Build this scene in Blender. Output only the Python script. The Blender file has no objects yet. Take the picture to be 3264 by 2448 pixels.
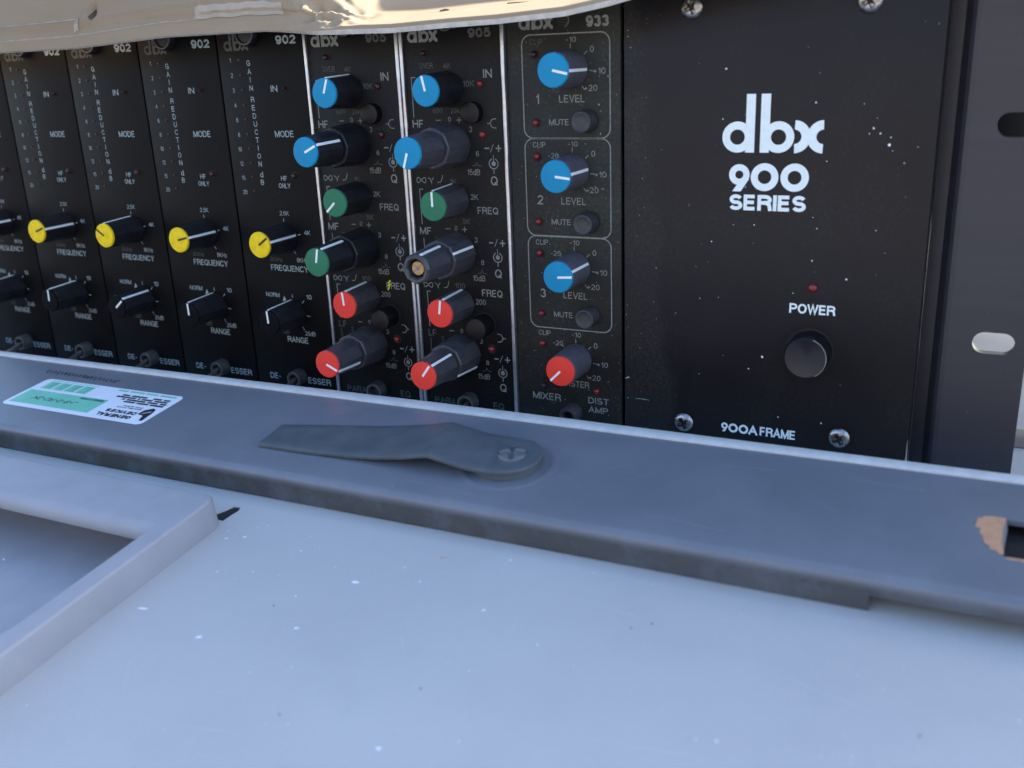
import bpy, bmesh, math, random
from mathutils import Vector, Matrix, noise

# ------------------------------------------------------------------ camera / light
sc = bpy.context.scene
S = 0.001                                    # all sizes below are millimetres
cam_d = bpy.data.cameras.new('camera')
cam = bpy.data.objects.new('camera', cam_d)
sc.collection.objects.link(cam)
sc.camera = cam
cam_d.sensor_width = 36.0
cam_d.lens = 3156.71 / 3264 * 36
cam_d.clip_start = 0.01
cam_d.clip_end = 400
CAM = Vector((409.859, -286.330, 116.867))
RX = Vector((0.8966145, 0.4411060, -0.0388312))
RY = Vector((0.1080147, -0.3029112, -0.9468778))
RZ = Vector((-0.4294359, 0.8447901, -0.3192405))
cam.matrix_world = Matrix((
    (RX.x, -RY.x, -RZ.x, CAM.x * S),
    (RX.y, -RY.y, -RZ.y, CAM.y * S),
    (RX.z, -RY.z, -RZ.z, CAM.z * S),
    (0, 0, 0, 1)))
cam_d.dof.use_dof = True
cam_d.dof.focus_distance = 0.325
cam_d.dof.aperture_fstop = 15.0

SUN_EL, SUN_AZ = math.radians(30.5), math.radians(35)     # sun behind the rack, a little right
sd = Vector((math.sin(SUN_AZ) * math.cos(SUN_EL), math.cos(SUN_AZ) * math.cos(SUN_EL), math.sin(SUN_EL)))
world = bpy.data.worlds.new('World')
sc.world = world
world.use_nodes = True
wn = world.node_tree
wn.nodes.clear()
sky = wn.nodes.new('ShaderNodeTexSky')
sky.sky_type = 'NISHITA'
sky.sun_disc = False
sky.sun_elevation = SUN_EL
sky.sun_rotation = SUN_AZ
sky.dust_density = 1.5
sky.ozone_density = 2.4
bg = wn.nodes.new('ShaderNodeBackground')
bg.inputs['Strength'].default_value = 0.12
wo = wn.nodes.new('ShaderNodeOutputWorld')
wn.links.new(sky.outputs[0], bg.inputs[0])
wn.links.new(bg.outputs[0], wo.inputs[0])
sun_l = bpy.data.lights.new('sun', 'SUN')
sun_l.energy = 5.0
sun_l.angle = math.radians(0.5)
sun_l.color = (1.0, 0.93, 0.82)
sun = bpy.data.objects.new('sun', sun_l)
sc.collection.objects.link(sun)
sun.rotation_euler = sd.to_track_quat('Z', 'Y').to_euler()
sc.view_settings.view_transform = 'Standard'
sc.view_settings.look = 'None'
sc.view_settings.exposure = 2.3
sc.view_settings.gamma = 1.0

rnd = random.Random(7)
COL = sc.collection

# ------------------------------------------------------------------ frame of the grey case (tilted a little)
FO = Vector((200.2036, -34.40999, 8.87487))
FX = Vector((0.9997188, -0.0152410, 0.0181655))
FY = Vector((0.0129655, 0.9927627, 0.1193908))
FN = Vector((-0.0198536, -0.1191217, 0.9926811))
FM = Matrix(((FX.x, FY.x, FN.x, FO.x * S), (FX.y, FY.y, FN.y, FO.y * S), (FX.z, FY.z, FN.z, FO.z * S), (0, 0, 0, 1)))

# ------------------------------------------------------------------ materials
def nmat(name):
    m = bpy.data.materials.new(name)
    m.use_nodes = True
    nt = m.node_tree
    return m, nt, nt.nodes['Principled BSDF']

def ramp(nt, src, p0, p1):
    r = nt.nodes.new('ShaderNodeMapRange')
    r.inputs[1].default_value = p0
    r.inputs[2].default_value = p1
    nt.links.new(src, r.inputs[0])
    return r.outputs[0]

def tex(nt, scale, detail=4, rough=.6, kind='noise', stretch=None):
    tc = nt.nodes.new('ShaderNodeTexCoord')
    out = tc.outputs['Object']
    if stretch:
        mp = nt.nodes.new('ShaderNodeMapping')
        mp.inputs['Scale'].default_value = stretch
        nt.links.new(out, mp.inputs[0])
        out = mp.outputs[0]
    if kind == 'noise':
        n = nt.nodes.new('ShaderNodeTexNoise')
        n.inputs['Detail'].default_value = detail
        n.inputs['Roughness'].default_value = rough
    else:
        n = nt.nodes.new('ShaderNodeTexVoronoi')
    n.inputs['Scale'].default_value = scale
    nt.links.new(out, n.inputs['Vector'])
    return n.outputs[0]

def mixc(nt, fac, a, b):
    mx = nt.nodes.new('ShaderNodeMix')
    mx.data_type = 'RGBA'
    for i, v in ((6, a), (7, b)):
        if isinstance(v, tuple):
            mx.inputs[i].default_value = (*v, 1)
        else:
            nt.links.new(v, mx.inputs[i])
    if isinstance(fac, (int, float)):
        mx.inputs[0].default_value = fac
    else:
        nt.links.new(fac, mx.inputs[0])
    return mx.outputs[2]

def mathn(nt, op, a, b=None, clamp=False):
    n = nt.nodes.new('ShaderNodeMath')
    n.operation = op
    n.use_clamp = clamp
    for i, v in ((0, a), (1, b)):
        if v is None:
            continue
        if isinstance(v, (int, float)):
            n.inputs[i].default_value = v
        else:
            nt.links.new(v, n.inputs[i])
    return n.outputs[0]

def bump(nt, b, h, strength, dist):
    n = nt.nodes.new('ShaderNodeBump')
    n.inputs['Strength'].default_value = strength
    n.inputs['Distance'].default_value = dist
    nt.links.new(h, n.inputs['Height'])
    nt.links.new(n.outputs[0], b.inputs['Normal'])

def simple(name, col, rough=.5, metal=0, spec=.5, bumps=None, var=.15, vscale=180):
    m, nt, b = nmat(name)
    f = tex(nt, vscale, 5)
    dark = tuple(c * (1 - var) for c in col)
    lite = tuple(min(1, c * (1 + var)) for c in col)
    nt.links.new(mixc(nt, ramp(nt, f, .3, .7), dark, lite), b.inputs['Base Color'])
    b.inputs['Metallic'].default_value = metal
    b.inputs['Specular IOR Level'].default_value = spec
    r = ramp(nt, tex(nt, vscale * .6, 4), .3, .7)
    nt.links.new(mathn(nt, 'ADD', mathn(nt, 'MULTIPLY', r, .16), rough - .08), b.inputs['Roughness'])
    if bumps:
        bump(nt, b, tex(nt, bumps[0], 3), bumps[1], bumps[2])
    return m

def panel_mat(name, base, dustc, dust_amt, specks, streak=None, rough=.42, spec=.4, patch=None):
    """dark anodised / painted face plate with dust, lint and pale specks"""
    m, nt, b = nmat(name)
    d1 = ramp(nt, tex(nt, 38, 8, .68), .42, .72)
    d2 = ramp(nt, tex(nt, 950, 3, .7), .45, .75)
    d3 = ramp(nt, tex(nt, 9, 4, .5), .4, .65)
    f = mathn(nt, 'MULTIPLY', mathn(nt, 'ADD', mathn(nt, 'MULTIPLY', d1, d2), mathn(nt, 'MULTIPLY', d3, .25)), dust_amt, True)
    if patch:
        tcp = nt.nodes.new('ShaderNodeTexCoord')
        sp_ = nt.nodes.new('ShaderNodeSeparateXYZ')
        nt.links.new(tcp.outputs['Object'], sp_.inputs[0])
        wob = mathn(nt, 'MULTIPLY', mathn(nt, 'SUBTRACT', tex(nt, 25, 5, .6), .5), .02)
        slope = mathn(nt, 'MULTIPLY', sp_.outputs[2], -.10)
        xx = mathn(nt, 'ADD', mathn(nt, 'ADD', sp_.outputs[0], wob), mathn(nt, 'MULTIPLY', slope, -1))
        pm = ramp(nt, xx, patch, patch - .004)
        f = mathn(nt, 'ADD', f, mathn(nt, 'MULTIPLY', pm, mathn(nt, 'ADD', mathn(nt, 'MULTIPLY', d2, .35), .12)), True)
    c = mixc(nt, f, base, dustc)
    if streak:
        st = ramp(nt, tex(nt, 60, 6, .7, stretch=streak), .3, .7)
        c = mixc(nt, mathn(nt, 'MULTIPLY', st, .35), c, tuple(x * 2.0 for x in base))
    if specks:
        v = tex(nt, 260, kind='vor')
        pick = ramp(nt, tex(nt, 33, 5, .7), .60, .63)
        sp = mathn(nt, 'MULTIPLY', mathn(nt, 'LESS_THAN', v, .10), pick)
        c = mixc(nt, mathn(nt, 'MULTIPLY', sp, specks), c, (.45, .45, .42))
    nt.links.new(c, b.inputs['Base Color'])
    nt.links.new(mathn(nt, 'ADD', mathn(nt, 'MULTIPLY', f, .3), rough), b.inputs['Roughness'])
    b.inputs['Specular IOR Level'].default_value = spec
    bump(nt, b, tex(nt, 1500, 2), .12, .0001)
    return m

M = {}
M['deesser'] = panel_mat('deesser_black_plate', (.0035, .0034, .0038), (.04, .04, .04), .2, .10, rough=.45, spec=.12)
M['eq'] = panel_mat('equalizer_black_plate', (.0055, .0053, .0058), (.055, .055, .05), .55, .3, rough=.45, spec=.16)
M['mixer'] = panel_mat('mixer_dusty_plate', (.009, .0088, .0085), (.085, .09, .07), .85, .5, rough=.55, spec=.3)
M['power'] = panel_mat('power_black_plate', (.0075, .0068, .0085), (.06, .06, .055), .4, .5, streak=(1, 1, .04), rough=.40, spec=.26, patch=.019)
M['ear'] = panel_mat('ear_brushed_plate', (.024, .0235, .031), (.06, .06, .06), .2, .1, streak=(.03, 1, 3), rough=.42, spec=.5)
M['chassis'] = simple('chassis_black', (.012, .012, .013), .6)
M['print'] = simple('silk_screen_grey', (.22, .235, .215), .7, var=.3, vscale=900, spec=.2)
M['print_dim'] = simple('silk_screen_worn', (.085, .09, .082), .8, var=.5, vscale=1200, spec=.2)
M['print_cool'] = simple('silk_screen_pale', (.30, .36, .36), .7, var=.25, vscale=900, spec=.2)
M['print_white'] = simple('silk_screen_white', (.80, .88, .88), .6, var=.05, vscale=500, spec=.3)
M['white_mark'] = simple('knob_white_mark', (.80, .83, .84), .5, var=.04)
M['knob'] = simple('knob_black_plastic', (.014, .014, .017), .36, spec=.4, bumps=(1800, .15, .0001), var=.5, vscale=260)
M['knob_dusty'] = simple('knob_dusty_plastic', (.052, .051, .060), .38, spec=.55, bumps=(1800, .15, .0001), var=.35, vscale=300)
M['knob_grey'] = simple('knob_grey_dusty_plastic', (.075, .070, .090), .55, var=.25, vscale=200)
M['cap_black'] = simple('cap_matte_black', (.005, .005, .006), .6, spec=.06, var=.3)
M['blue'] = simple('cap_blue', (.002, .235, .43), .5, spec=.25, var=.06)
M['green'] = simple('cap_green', (.026, .17, .085), .5, spec=.25, var=.10)
M['red'] = simple('cap_red', (.80, .050, .034), .5, spec=.25, var=.05)
M['yellow'] = simple('cap_yellow', (.86, .60, .006), .5, spec=.25, var=.16, vscale=330)
M['black_mark'] = simple('black_mark', (.015, .014, .01), .6)
M['alu'] = simple('satin_aluminium', (.62, .63, .66), .34, metal=.9, var=.12, vscale=500)
M['nickel'] = simple('dull_nickel', (.30, .29, .27), .38, metal=.85, var=.4, vscale=350)
M['nickel_dark'] = simple('tarnished_nickel', (.10, .10, .10), .45, metal=.6, var=.4, vscale=350)
M['chrome'] = simple('chrome_screw', (.34, .33, .32), .30, metal=1, var=.5, vscale=900)
M['recess'] = simple('dark_recess', (.012, .011, .010), .8)
M['led'] = simple('led_dull_red', (.16, .008, .010), .25, var=.2, spec=.6)
M['led_dim'] = simple('led_dark_red', (.035, .007, .008), .3, var=.3)
M['brass'] = simple('brass_shaft', (.46, .29, .13), .42, metal=.6, var=.25, vscale=700)
M['button'] = simple('button_grey_plastic', (.035, .036, .040), .5, var=.35, vscale=400)
M['button_black'] = simple('button_black_plastic', (.005, .005, .007), .36, spec=.3, var=.35, vscale=400)
M['rail_dirt'] = None
M['lip'] = simple('pale_edge_paint', (.56, .57, .565), .5, var=.10, vscale=260)
M['clip'] = simple('spring_clip_paint', (.088, .106, .120), .40, spec=.6, var=.16, vscale=150, bumps=(900, .1, .0001))
M['sticker'] = simple('sticker_white', (.80, .84, .90), .4, var=.03)
M['sticker_green'] = simple('sticker_green', (.20, .60, .42), .45, var=.08, vscale=120)
M['sticker_ink'] = simple('sticker_black_ink', (.022, .014, .02), .5)
M['pen'] = simple('pencil_scribble', (.035, .035, .045), .8)
M['rust'] = simple('bare_rusty_metal', (.55, .29, .17), .7, var=.12, vscale=300)
M['chip'] = simple('white_paint_chip', (.86, .90, .92), .7, var=.03)
M['dark_chip'] = simple('dark_nick', (.08, .08, .09), .8)
M['slit'] = simple('slot_shade_black', (.01, .01, .012), .9)
M['marker'] = simple('yellow_green_scratch', (.62, .75, .03), .5)
M['tape'] = simple('brown_grey_strip', (.24, .21, .22), .7)
M['concrete'] = simple('concrete', (.15, .135, .12), .9, var=.25, vscale=6)
M['fill_wall_finish'] = simple('brown_fill_wall', (.14, .128, .122), .9, var=.25, vscale=3)
M['ghost'] = simple('bench_pale_paint', (.56, .58, .60), .6, var=.05, vscale=60)

# power push button: turned radial face
m, nt, b = nmat('radial_turned_black')
b.inputs['Base Color'].default_value = (.045, .045, .055, 1)
b.inputs['Metallic'].default_value = .85
b.inputs['Roughness'].default_value = .34
b.inputs['Anisotropic'].default_value = .85
tg = nt.nodes.new('ShaderNodeTangent')
tg.direction_type = 'RADIAL'
tg.axis = 'Y'
nt.links.new(tg.outputs[0], b.inputs['Tangent'])
M['radial'] = m

# rail paint: grey blue satin enamel, dirt plus shade painted down the front face
m, nt, b = nmat('rail_grey_enamel')
base = mixc(nt, ramp(nt, tex(nt, 28, 8, .65), .35, .7), (.142, .158, .188), (.182, .200, .234))
fine = ramp(nt, tex(nt, 1300, 3, .7), .3, .75)
base = mixc(nt, mathn(nt, 'MULTIPLY', fine, .25), base, (.125, .135, .155))
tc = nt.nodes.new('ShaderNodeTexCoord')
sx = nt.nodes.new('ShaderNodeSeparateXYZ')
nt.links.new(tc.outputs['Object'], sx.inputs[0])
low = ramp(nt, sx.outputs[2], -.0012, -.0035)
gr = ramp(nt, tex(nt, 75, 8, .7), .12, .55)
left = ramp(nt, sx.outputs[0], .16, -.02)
grime_shade = mathn(nt, 'MULTIPLY', mathn(nt, 'MULTIPLY', low, gr), mathn(nt, 'ADD', mathn(nt, 'MULTIPLY', left, .2), .8), True)
c = mixc(nt, grime_shade, base, (.048, .045, .040))
v = tex(nt, 240, kind='vor')
sp = mathn(nt, 'MULTIPLY', mathn(nt, 'LESS_THAN', v, .09), ramp(nt, tex(nt, 41, 5, .7), .60, .62))
c = mixc(nt, mathn(nt, 'MULTIPLY', sp, .5), c, (.30, .30, .32))
c = mixc(nt, mathn(nt, 'MULTIPLY', ramp(nt, tex(nt, 90, 8, .78, stretch=(.22, 1.3, 1)), .60, .78), .30), c, (.30, .32, .38))
c = mixc(nt, mathn(nt, 'MULTIPLY', ramp(nt, tex(nt, 48, 8, .75), .52, .75), .18), c, (.11, .118, .135))
nt.links.new(c, b.inputs['Base Color'])
b.inputs['Roughness'].default_value = .36
b.inputs['Specular IOR Level'].default_value = .55
bump(nt, b, tex(nt, 1600, 3, .6), .2, .0001)
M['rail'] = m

# big light grey painted sheet
m, nt, b = nmat('light_grey_enamel')
c = mixc(nt, ramp(nt, tex(nt, 11, 6, .55), .35, .68), (.450, .443, .432), (.500, .493, .480))
c = mixc(nt, mathn(nt, 'MULTIPLY', ramp(nt, tex(nt, 900, 3, .7), .45, .8), .14), c, (.62, .64, .65))
c = mixc(nt, mathn(nt, 'MULTIPLY', ramp(nt, tex(nt, 26, 8, .72), .50, .80), .28), c, (.34, .35, .36))
c = mixc(nt, mathn(nt, 'MULTIPLY', ramp(nt, tex(nt, 55, 8, .75, stretch=(.25, 1.2, 1)), .60, .75), .22), c, (.64, .66, .68))
v = tex(nt, 130, kind='vor')
sp = mathn(nt, 'MULTIPLY', mathn(nt, 'LESS_THAN', v, .10), ramp(nt, tex(nt, 22, 5, .7), .60, .62))
c = mixc(nt, mathn(nt, 'MULTIPLY', sp, .35), c, (.75, .78, .8))
nt.links.new(c, b.inputs['Base Color'])
nt.links.new(mathn(nt, 'ADD', mathn(nt, 'MULTIPLY', ramp(nt, tex(nt, 35, 5), .3, .7), .14), .40), b.inputs['Roughness'])
b.inputs['Specular IOR Level'].default_value = .4
bump(nt, b, tex(nt, 700, 4, .6), .10, .00015)
M['sheet'] = m

# cardboard
m, nt, b = nmat('cardboard')
c = mixc(nt, ramp(nt, tex(nt, 40, 8, .6, stretch=(.3, 1, 1)), .3, .7), (.290, .222, .146), (.345, .272, .19))
c = mixc(nt, mathn(nt, 'MULTIPLY', ramp(nt, tex(nt, 1400, 3, .7), .4, .8), .3), c, (.28, .22, .15))
nt.links.new(c, b.inputs['Base Color'])
b.inputs['Roughness'].default_value = .95
b.inputs['Specular IOR Level'].default_value = .05
bump(nt, b, tex(nt, 240, 5, .6, stretch=(.3, 1, 1)), .25, .0006)
M['cardboard'] = m
M['frame_paint'] = simple('frame_lavender_grey_enamel', (.325, .325, .350), .5, var=.05, vscale=90, bumps=(700, .1, .00015))
M['cardboard_edge'] = simple('cardboard_torn_edge', (.50, .47, .42), .9, var=.2, vscale=300)

# ------------------------------------------------------------------ mesh helpers
def link(o, parent=None):
    COL.objects.link(o)
    if parent is not None:
        o.parent = parent
    return o

def empty(name, label, cat, loc=(0, 0, 0), group=None, mat=None):
    o = bpy.data.objects.new(name, None)
    o.empty_display_size = .01
    if mat is not None:
        o.matrix_world = mat
    else:
        o.location = Vector(loc) * S
    COL.objects.link(o)
    if label:
        o['label'] = label
    if cat:
        o['category'] = cat
    if group:
        o['group'] = group
    return o

def lerp(a, b_, t_): return a + (b_ - a) * t_

def sstep(a, b_, x):
    t_ = max(0, min(1, (x - a) / (b_ - a)))
    return t_ * t_ * (3 - 2 * t_)

class MB:
    def __init__(self):
        self.v = []
        self.f = []
        self.mi = []
    def add(self, vs, fs, mi=0):
        k = len(self.v)
        self.v += [tuple(x) for x in vs]
        for f in fs:
            self.f.append([i + k for i in f])
            self.mi.append(mi)
    def box(self, x0, x1, y0, y1, z0, z1, mi=0):
        self.add([(x, y, z) for x in (x0, x1) for y in (y0, y1) for z in (z0, z1)],
                 [(0, 1, 3, 2), (4, 6, 7, 5), (0, 4, 5, 1), (2, 3, 7, 6), (0, 2, 6, 4), (1, 5, 7, 3)], mi)
    def build(self, name, mats, parent=None, smooth=False, bevel=0, seg=2, angle=35, label=None):
        me = bpy.data.meshes.new(name)
        me.from_pydata([(x * S, y * S, z * S) for x, y, z in self.v], [], self.f)
        if not isinstance(mats, (list, tuple)):
            mats = [mats]
        for mm in mats:
            me.materials.append(mm)
        for p, i in zip(me.polygons, self.mi):
            p.material_index = i
        if bevel or smooth:
            bm = bmesh.new()
            bm.from_mesh(me)
            bmesh.ops.recalc_face_normals(bm, faces=bm.faces)
            if bevel:
                es = [e for e in bm.edges if len(e.link_faces) == 2 and e.calc_face_angle(0) > math.radians(angle)]
                bmesh.ops.bevel(bm, geom=es, offset=bevel * S, segments=seg, affect='EDGES', profile=.5)
            bm.to_mesh(me)
            bm.free()
        if smooth or bevel:
            me.shade_smooth()
            try:
                me.set_sharp_from_angle(angle=math.radians(40))
            except Exception:
                pass
        o = bpy.data.objects.new(name, me)
        link(o, parent)
        if label:
            o['label'] = label
        return o

def lathe(mb, u, z, prof, n=32, mi=0, y0=0, ridges=0, cap=True, tilt=None):
    """profile [(radius, outwards distance)] turned about the -Y axis through (u, z)"""
    vs, fs = [], []
    for r, d in prof:
        for k in range(n):
            a = 2 * math.pi * k / n
            rr = r
            if ridges:
                sg = n / ridges
                ph = (k % sg) / sg - .5 if False else ((k + sg / 2) % sg) / sg - .5
                flat = math.cos(math.pi / ridges) / math.cos(2 * math.pi * (.5 - abs(ph)) / ridges)
                rr = r * (1 + (flat - 1) * .38 + .008)
                if k % sg == 0:
                    rr = r * 1.032
            vs.append((u + rr * math.sin(a), y0 - d, z + rr * math.cos(a)))
    for i in range(len(prof) - 1):
        for k in range(n):
            k2 = (k + 1) % n
            fs.append((i * n + k, (i + 1) * n + k, (i + 1) * n + k2, i * n + k2))
    if cap:
        fs.append([(len(prof) - 1) * n + k for k in range(n)][::-1])
    if tilt is not None:
        R = Matrix.Rotation(tilt, 3, 'X')
        c = Vector((u, y0, z))
        vs = [tuple(R @ (Vector(p) - c) + c) for p in vs]
    mb.add(vs, fs, mi)

def polar(mb, u, z, R, fn, nr=8, nt=40, y0=0, mi=0):
    """disc facing -Y whose relief is fn(x, y) millimetres"""
    vs = [(u, y0 - fn(0, 0), z)]
    fs = []
    for i in range(1, nr + 1):
        r = R * i / nr
        for k in range(nt):
            a = 2 * math.pi * k / nt
            x, y = r * math.sin(a), r * math.cos(a)
            vs.append((u + x, y0 - fn(x, y), z + y))
    for k in range(nt):
        fs.append((0, 1 + (k + 1) % nt, 1 + k))
    for i in range(nr - 1):
        for k in range(nt):
            k2 = (k + 1) % nt
            fs.append((1 + i * nt + k, 1 + i * nt + k2, 1 + (i + 1) * nt + k2, 1 + (i + 1) * nt + k))
    mb.add(vs, fs, mi)

def fill2d(splines, res=8):
    """fill closed outlines (with holes) -> verts2d, faces"""
    cu = bpy.data.curves.new('tmp', 'CURVE')
    cu.dimensions = '2D'
    cu.fill_mode = 'BOTH'
    for pts in splines:
        sp = cu.splines.new('POLY')
        sp.points.add(len(pts) - 1)
        for p, (x, y) in zip(sp.points, pts):
            p.co = (x, y, 0, 1)
        sp.use_cyclic_u = True
    o = bpy.data.objects.new('tmp', cu)
    me = bpy.data.meshes.new_from_object(o)
    vs = [(v.co.x, v.co.y) for v in me.vertices]
    fs = [list(p.vertices) for p in me.polygons]
    bpy.data.objects.remove(o)
    bpy.data.curves.remove(cu)
    bpy.data.meshes.remove(me)
    return vs, fs

def orient(vs, fs):
    out = []
    for f in fs:
        a = sum(vs[f[i]][0] * vs[f[(i + 1) % len(f)]][1] - vs[f[(i + 1) % len(f)]][0] * vs[f[i]][1] for i in range(len(f)))
        out.append(f if a > 0 else f[::-1])
    return out

TXT = {}
def text2d(s, bold=0.0):
    key = (s, bold)
    if key in TXT:
        return TXT[key]
    cu = bpy.data.curves.new('tmp', 'FONT')
    cu.body = s
    cu.size = 1
    cu.resolution_u = 3
    cu.offset = bold
    cu.space_character = 1.0
    o = bpy.data.objects.new('tmp', cu)
    me = bpy.data.meshes.new_from_object(o)
    vs = [(v.co.x, v.co.y) for v in me.vertices]
    fs = [list(p.vertices) for p in me.polygons]
    bpy.data.objects.remove(o)
    bpy.data.curves.remove(cu)
    bpy.data.meshes.remove(me)
    x0 = min(v[0] for v in vs); x1 = max(v[0] for v in vs)
    y0 = min(v[1] for v in vs); y1 = max(v[1] for v in vs)
    cx, cy = (x0 + x1) / 2, (y0 + y1) / 2
    vs = [((x - cx), (y - cy)) for x, y in vs]
    TXT[key] = (vs, orient(vs, fs), x1 - x0, y1 - y0)
    return TXT[key]

def put2d(mb, vs, fs, y=-.06, mi=0):
    """2-D outline in the (x, z) plane, facing -Y"""
    mb.add([(a, y, b_) for a, b_ in vs], fs, mi)

def _arc(cx, cy, rx, ry, a0, a1, n=10):
    return [(cx + rx * math.sin(math.radians(a0 + (a1 - a0) * i / n)), cy + ry * math.cos(math.radians(a0 + (a1 - a0) * i / n))) for i in range(n + 1)]

def _font():
    """single-line grotesque capitals; L = straight ends squared off, A = plain ends, O = closed"""
    g = {}
    g['A'] = (.74, [('L', [(0, 0), (.5, 1), (1, 0)]), ('A', [(.2, .33), (.8, .33)])])
    bu = [(0, 1)] + _arc(.55, .765, .40, .235, 0, 180, 8) + [(0, .53)]
    bl = [(0, .53)] + _arc(.55, .265, .45, .265, 0, 180, 8) + [(0, 0)]
    g['B'] = (.68, [('L', [(0, 0), (0, 1)]), ('A', bu), ('A', bl)])
    g['C'] = (.74, [('A', _arc(.5, .5, .5, .5, 62, -242, 18))])
    g['D'] = (.70, [('L', [(0, 0), (0, 1)]), ('A', [(0, 1)] + _arc(.42, .5, .58, .5, 0, 180, 10) + [(0, 0)])])
    g['E'] = (.60, [('L', [(0, 0), (0, 1)]), ('A', [(0, 1), (1, 1)]), ('A', [(0, .52), (.94, .52)]), ('A', [(0, 0), (1.03, 0)])])
    g['F'] = (.56, [('L', [(0, 0), (0, 1)]), ('A', [(0, 1), (1, 1)]), ('A', [(0, .5), (.9, .5)])])
    g['G'] = (.76, [('A', _arc(.5, .5, .5, .5, 60, -255, 18)), ('A', [(.52, .46), (1, .46), (1, -.05)])])
    g['H'] = (.70, [('L', [(0, 0), (0, 1)]), ('L', [(1, 0), (1, 1)]), ('A', [(0, .52), (1, .52)])])
    g['I'] = (0, [('L', [(0, 0), (0, 1)])])
    g['J'] = (.50, [('L', [(1, 1), (1, .3)]), ('A', _arc(.5, .28, .5, .28, 90, 260, 8))])
    g['K'] = (.68, [('L', [(0, 0), (0, 1)]), ('L', [(.95, 1), (0, .36)]), ('L', [(.36, .56), (1, 0)])])
    g['L'] = (.54, [('L', [(0, 1), (0, 0)]), ('A', [(0, 0), (1.03, 0)])])
    g['M'] = (.84, [('L', [(0, 0), (0, 1)]), ('A', [(0, 1), (.5, .04), (1, 1)]), ('L', [(1, 1), (1, 0)])])
    g['N'] = (.70, [('L', [(0, 0), (0, 1)]), ('A', [(0, 1), (1, 0)]), ('L', [(1, 0), (1, 1)])])
    g['O'] = (.78, [('O', _arc(.5, .5, .5, .5, 0, 360, 22)[:-1])])
    g['P'] = (.66, [('L', [(0, 0), (0, 1)]), ('A', [(0, 1)] + _arc(.55, .73, .45, .27, 0, 180, 8) + [(0, .46)])])
    g['Q'] = (.78, [('O', _arc(.5, .5, .5, .5, 0, 360, 22)[:-1]), ('L', [(.62, .26), (.96, -.02)])])
    g['R'] = (.70, [('L', [(0, 0), (0, 1)]), ('A', [(0, 1)] + _arc(.55, .75, .43, .25, 0, 180, 8) + [(0, .5)]), ('L', [(.6, .5), (.92, .36), (1, 0)])])
    g['S'] = (.64, [('A', _arc(.5, .745, .47, .255, 70, -155, 12) + [(.5, .50)] + _arc(.5, .255, .5, .255, 25, 252, 12))])
    g['T'] = (.62, [('L', [(.5, 0), (.5, 1)]), ('L', [(0, 1), (1, 1)])])
    g['U'] = (.70, [('L', [(0, 1), (0, .9)]), ('A', [(0, 1)] + _arc(.5, .35, .5, .35, 270, 90, 10) + [(1, 1)]), ('L', [(1, 1), (1, .9)])])
    g['V'] = (.70, [('L', [(0, 1), (.5, 0), (1, 1)])])
    g['W'] = (1.0, [('L', [(0, 1), (.26, 0), (.5, 1), (.74, 0), (1, 1)])])
    g['X'] = (.70, [('L', [(0, 1), (1, 0)]), ('L', [(0, 0), (1, 1)])])
    g['Y'] = (.70, [('L', [(0, 1), (.5, .45), (1, 1)]), ('L', [(.5, .45), (.5, 0)])])
    g['d'] = (.52, [('O', _arc(.5, .33, .5, .35, 0, 360, 16)[:-1]), ('L', [(1, 0), (1, 1)])])
    g['z'] = (.44, [('A', [(-.1, .66), (1, .66), (0, 0), (1.1, 0)])])
    g['0'] = (.54, [('O', _arc(.5, .5, .5, .5, 0, 360, 20)[:-1])])
    g['1'] = (.28, [('L', [(1, 0), (1, 1)]), ('A', [(1, .86), (.0, .74)])])
    g['2'] = (.54, [('A', _arc(.5, .70, .48, .30, -80, 110, 10) + [(.0, 0), (1.1, 0)])])
    g['3'] = (.54, [('A', _arc(.48, .76, .44, .24, -75, 170, 10)), ('A', _arc(.5, .275, .5, .275, 5, 255, 10))])
    g['4'] = (.56, [('L', [(.74, 0), (.74, 1)]), ('A', [(.74, 1), (0, .30), (1.1, .30)])])
    g['5'] = (.54, [('A', [(.95, 1), (.18, 1), (.06, .52)] + _arc(.48, .33, .52, .33, -40, 245, 14))])
    g['6'] = (.54, [('O', _arc(.5, .31, .5, .31, 0, 360, 16)[:-1]), ('A', _arc(.5, .5, .5, .5, 55, -90, 8) + [(0, .3)])])
    g['8'] = (.54, [('O', _arc(.5, .765, .43, .235, 0, 360, 14)[:-1]), ('O', _arc(.5, .265, .5, .265, 0, 360, 14)[:-1])])
    g['9'] = (.54, [('O', _arc(.5, .69, .5, .31, 0, 360, 16)[:-1]), ('A', _arc(.5, .5, .5, .5, 235, 90, 8) + [(1, .7)])])
    g['-'] = (.34, [('A', [(0, .40), (1, .40)])])
    g['+'] = (.44, [('A', [(-.1, .42), (1.1, .42)]), ('A', [(.5, .12), (.5, .72)])])
    g['.'] = (0, [('L', [(0, 0), (0, .02)])])
    g['/'] = (.3, [('L', [(0, 0), (1, 1)])])
    g[' '] = (.3, [])
    return g
FONT = _font()

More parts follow.
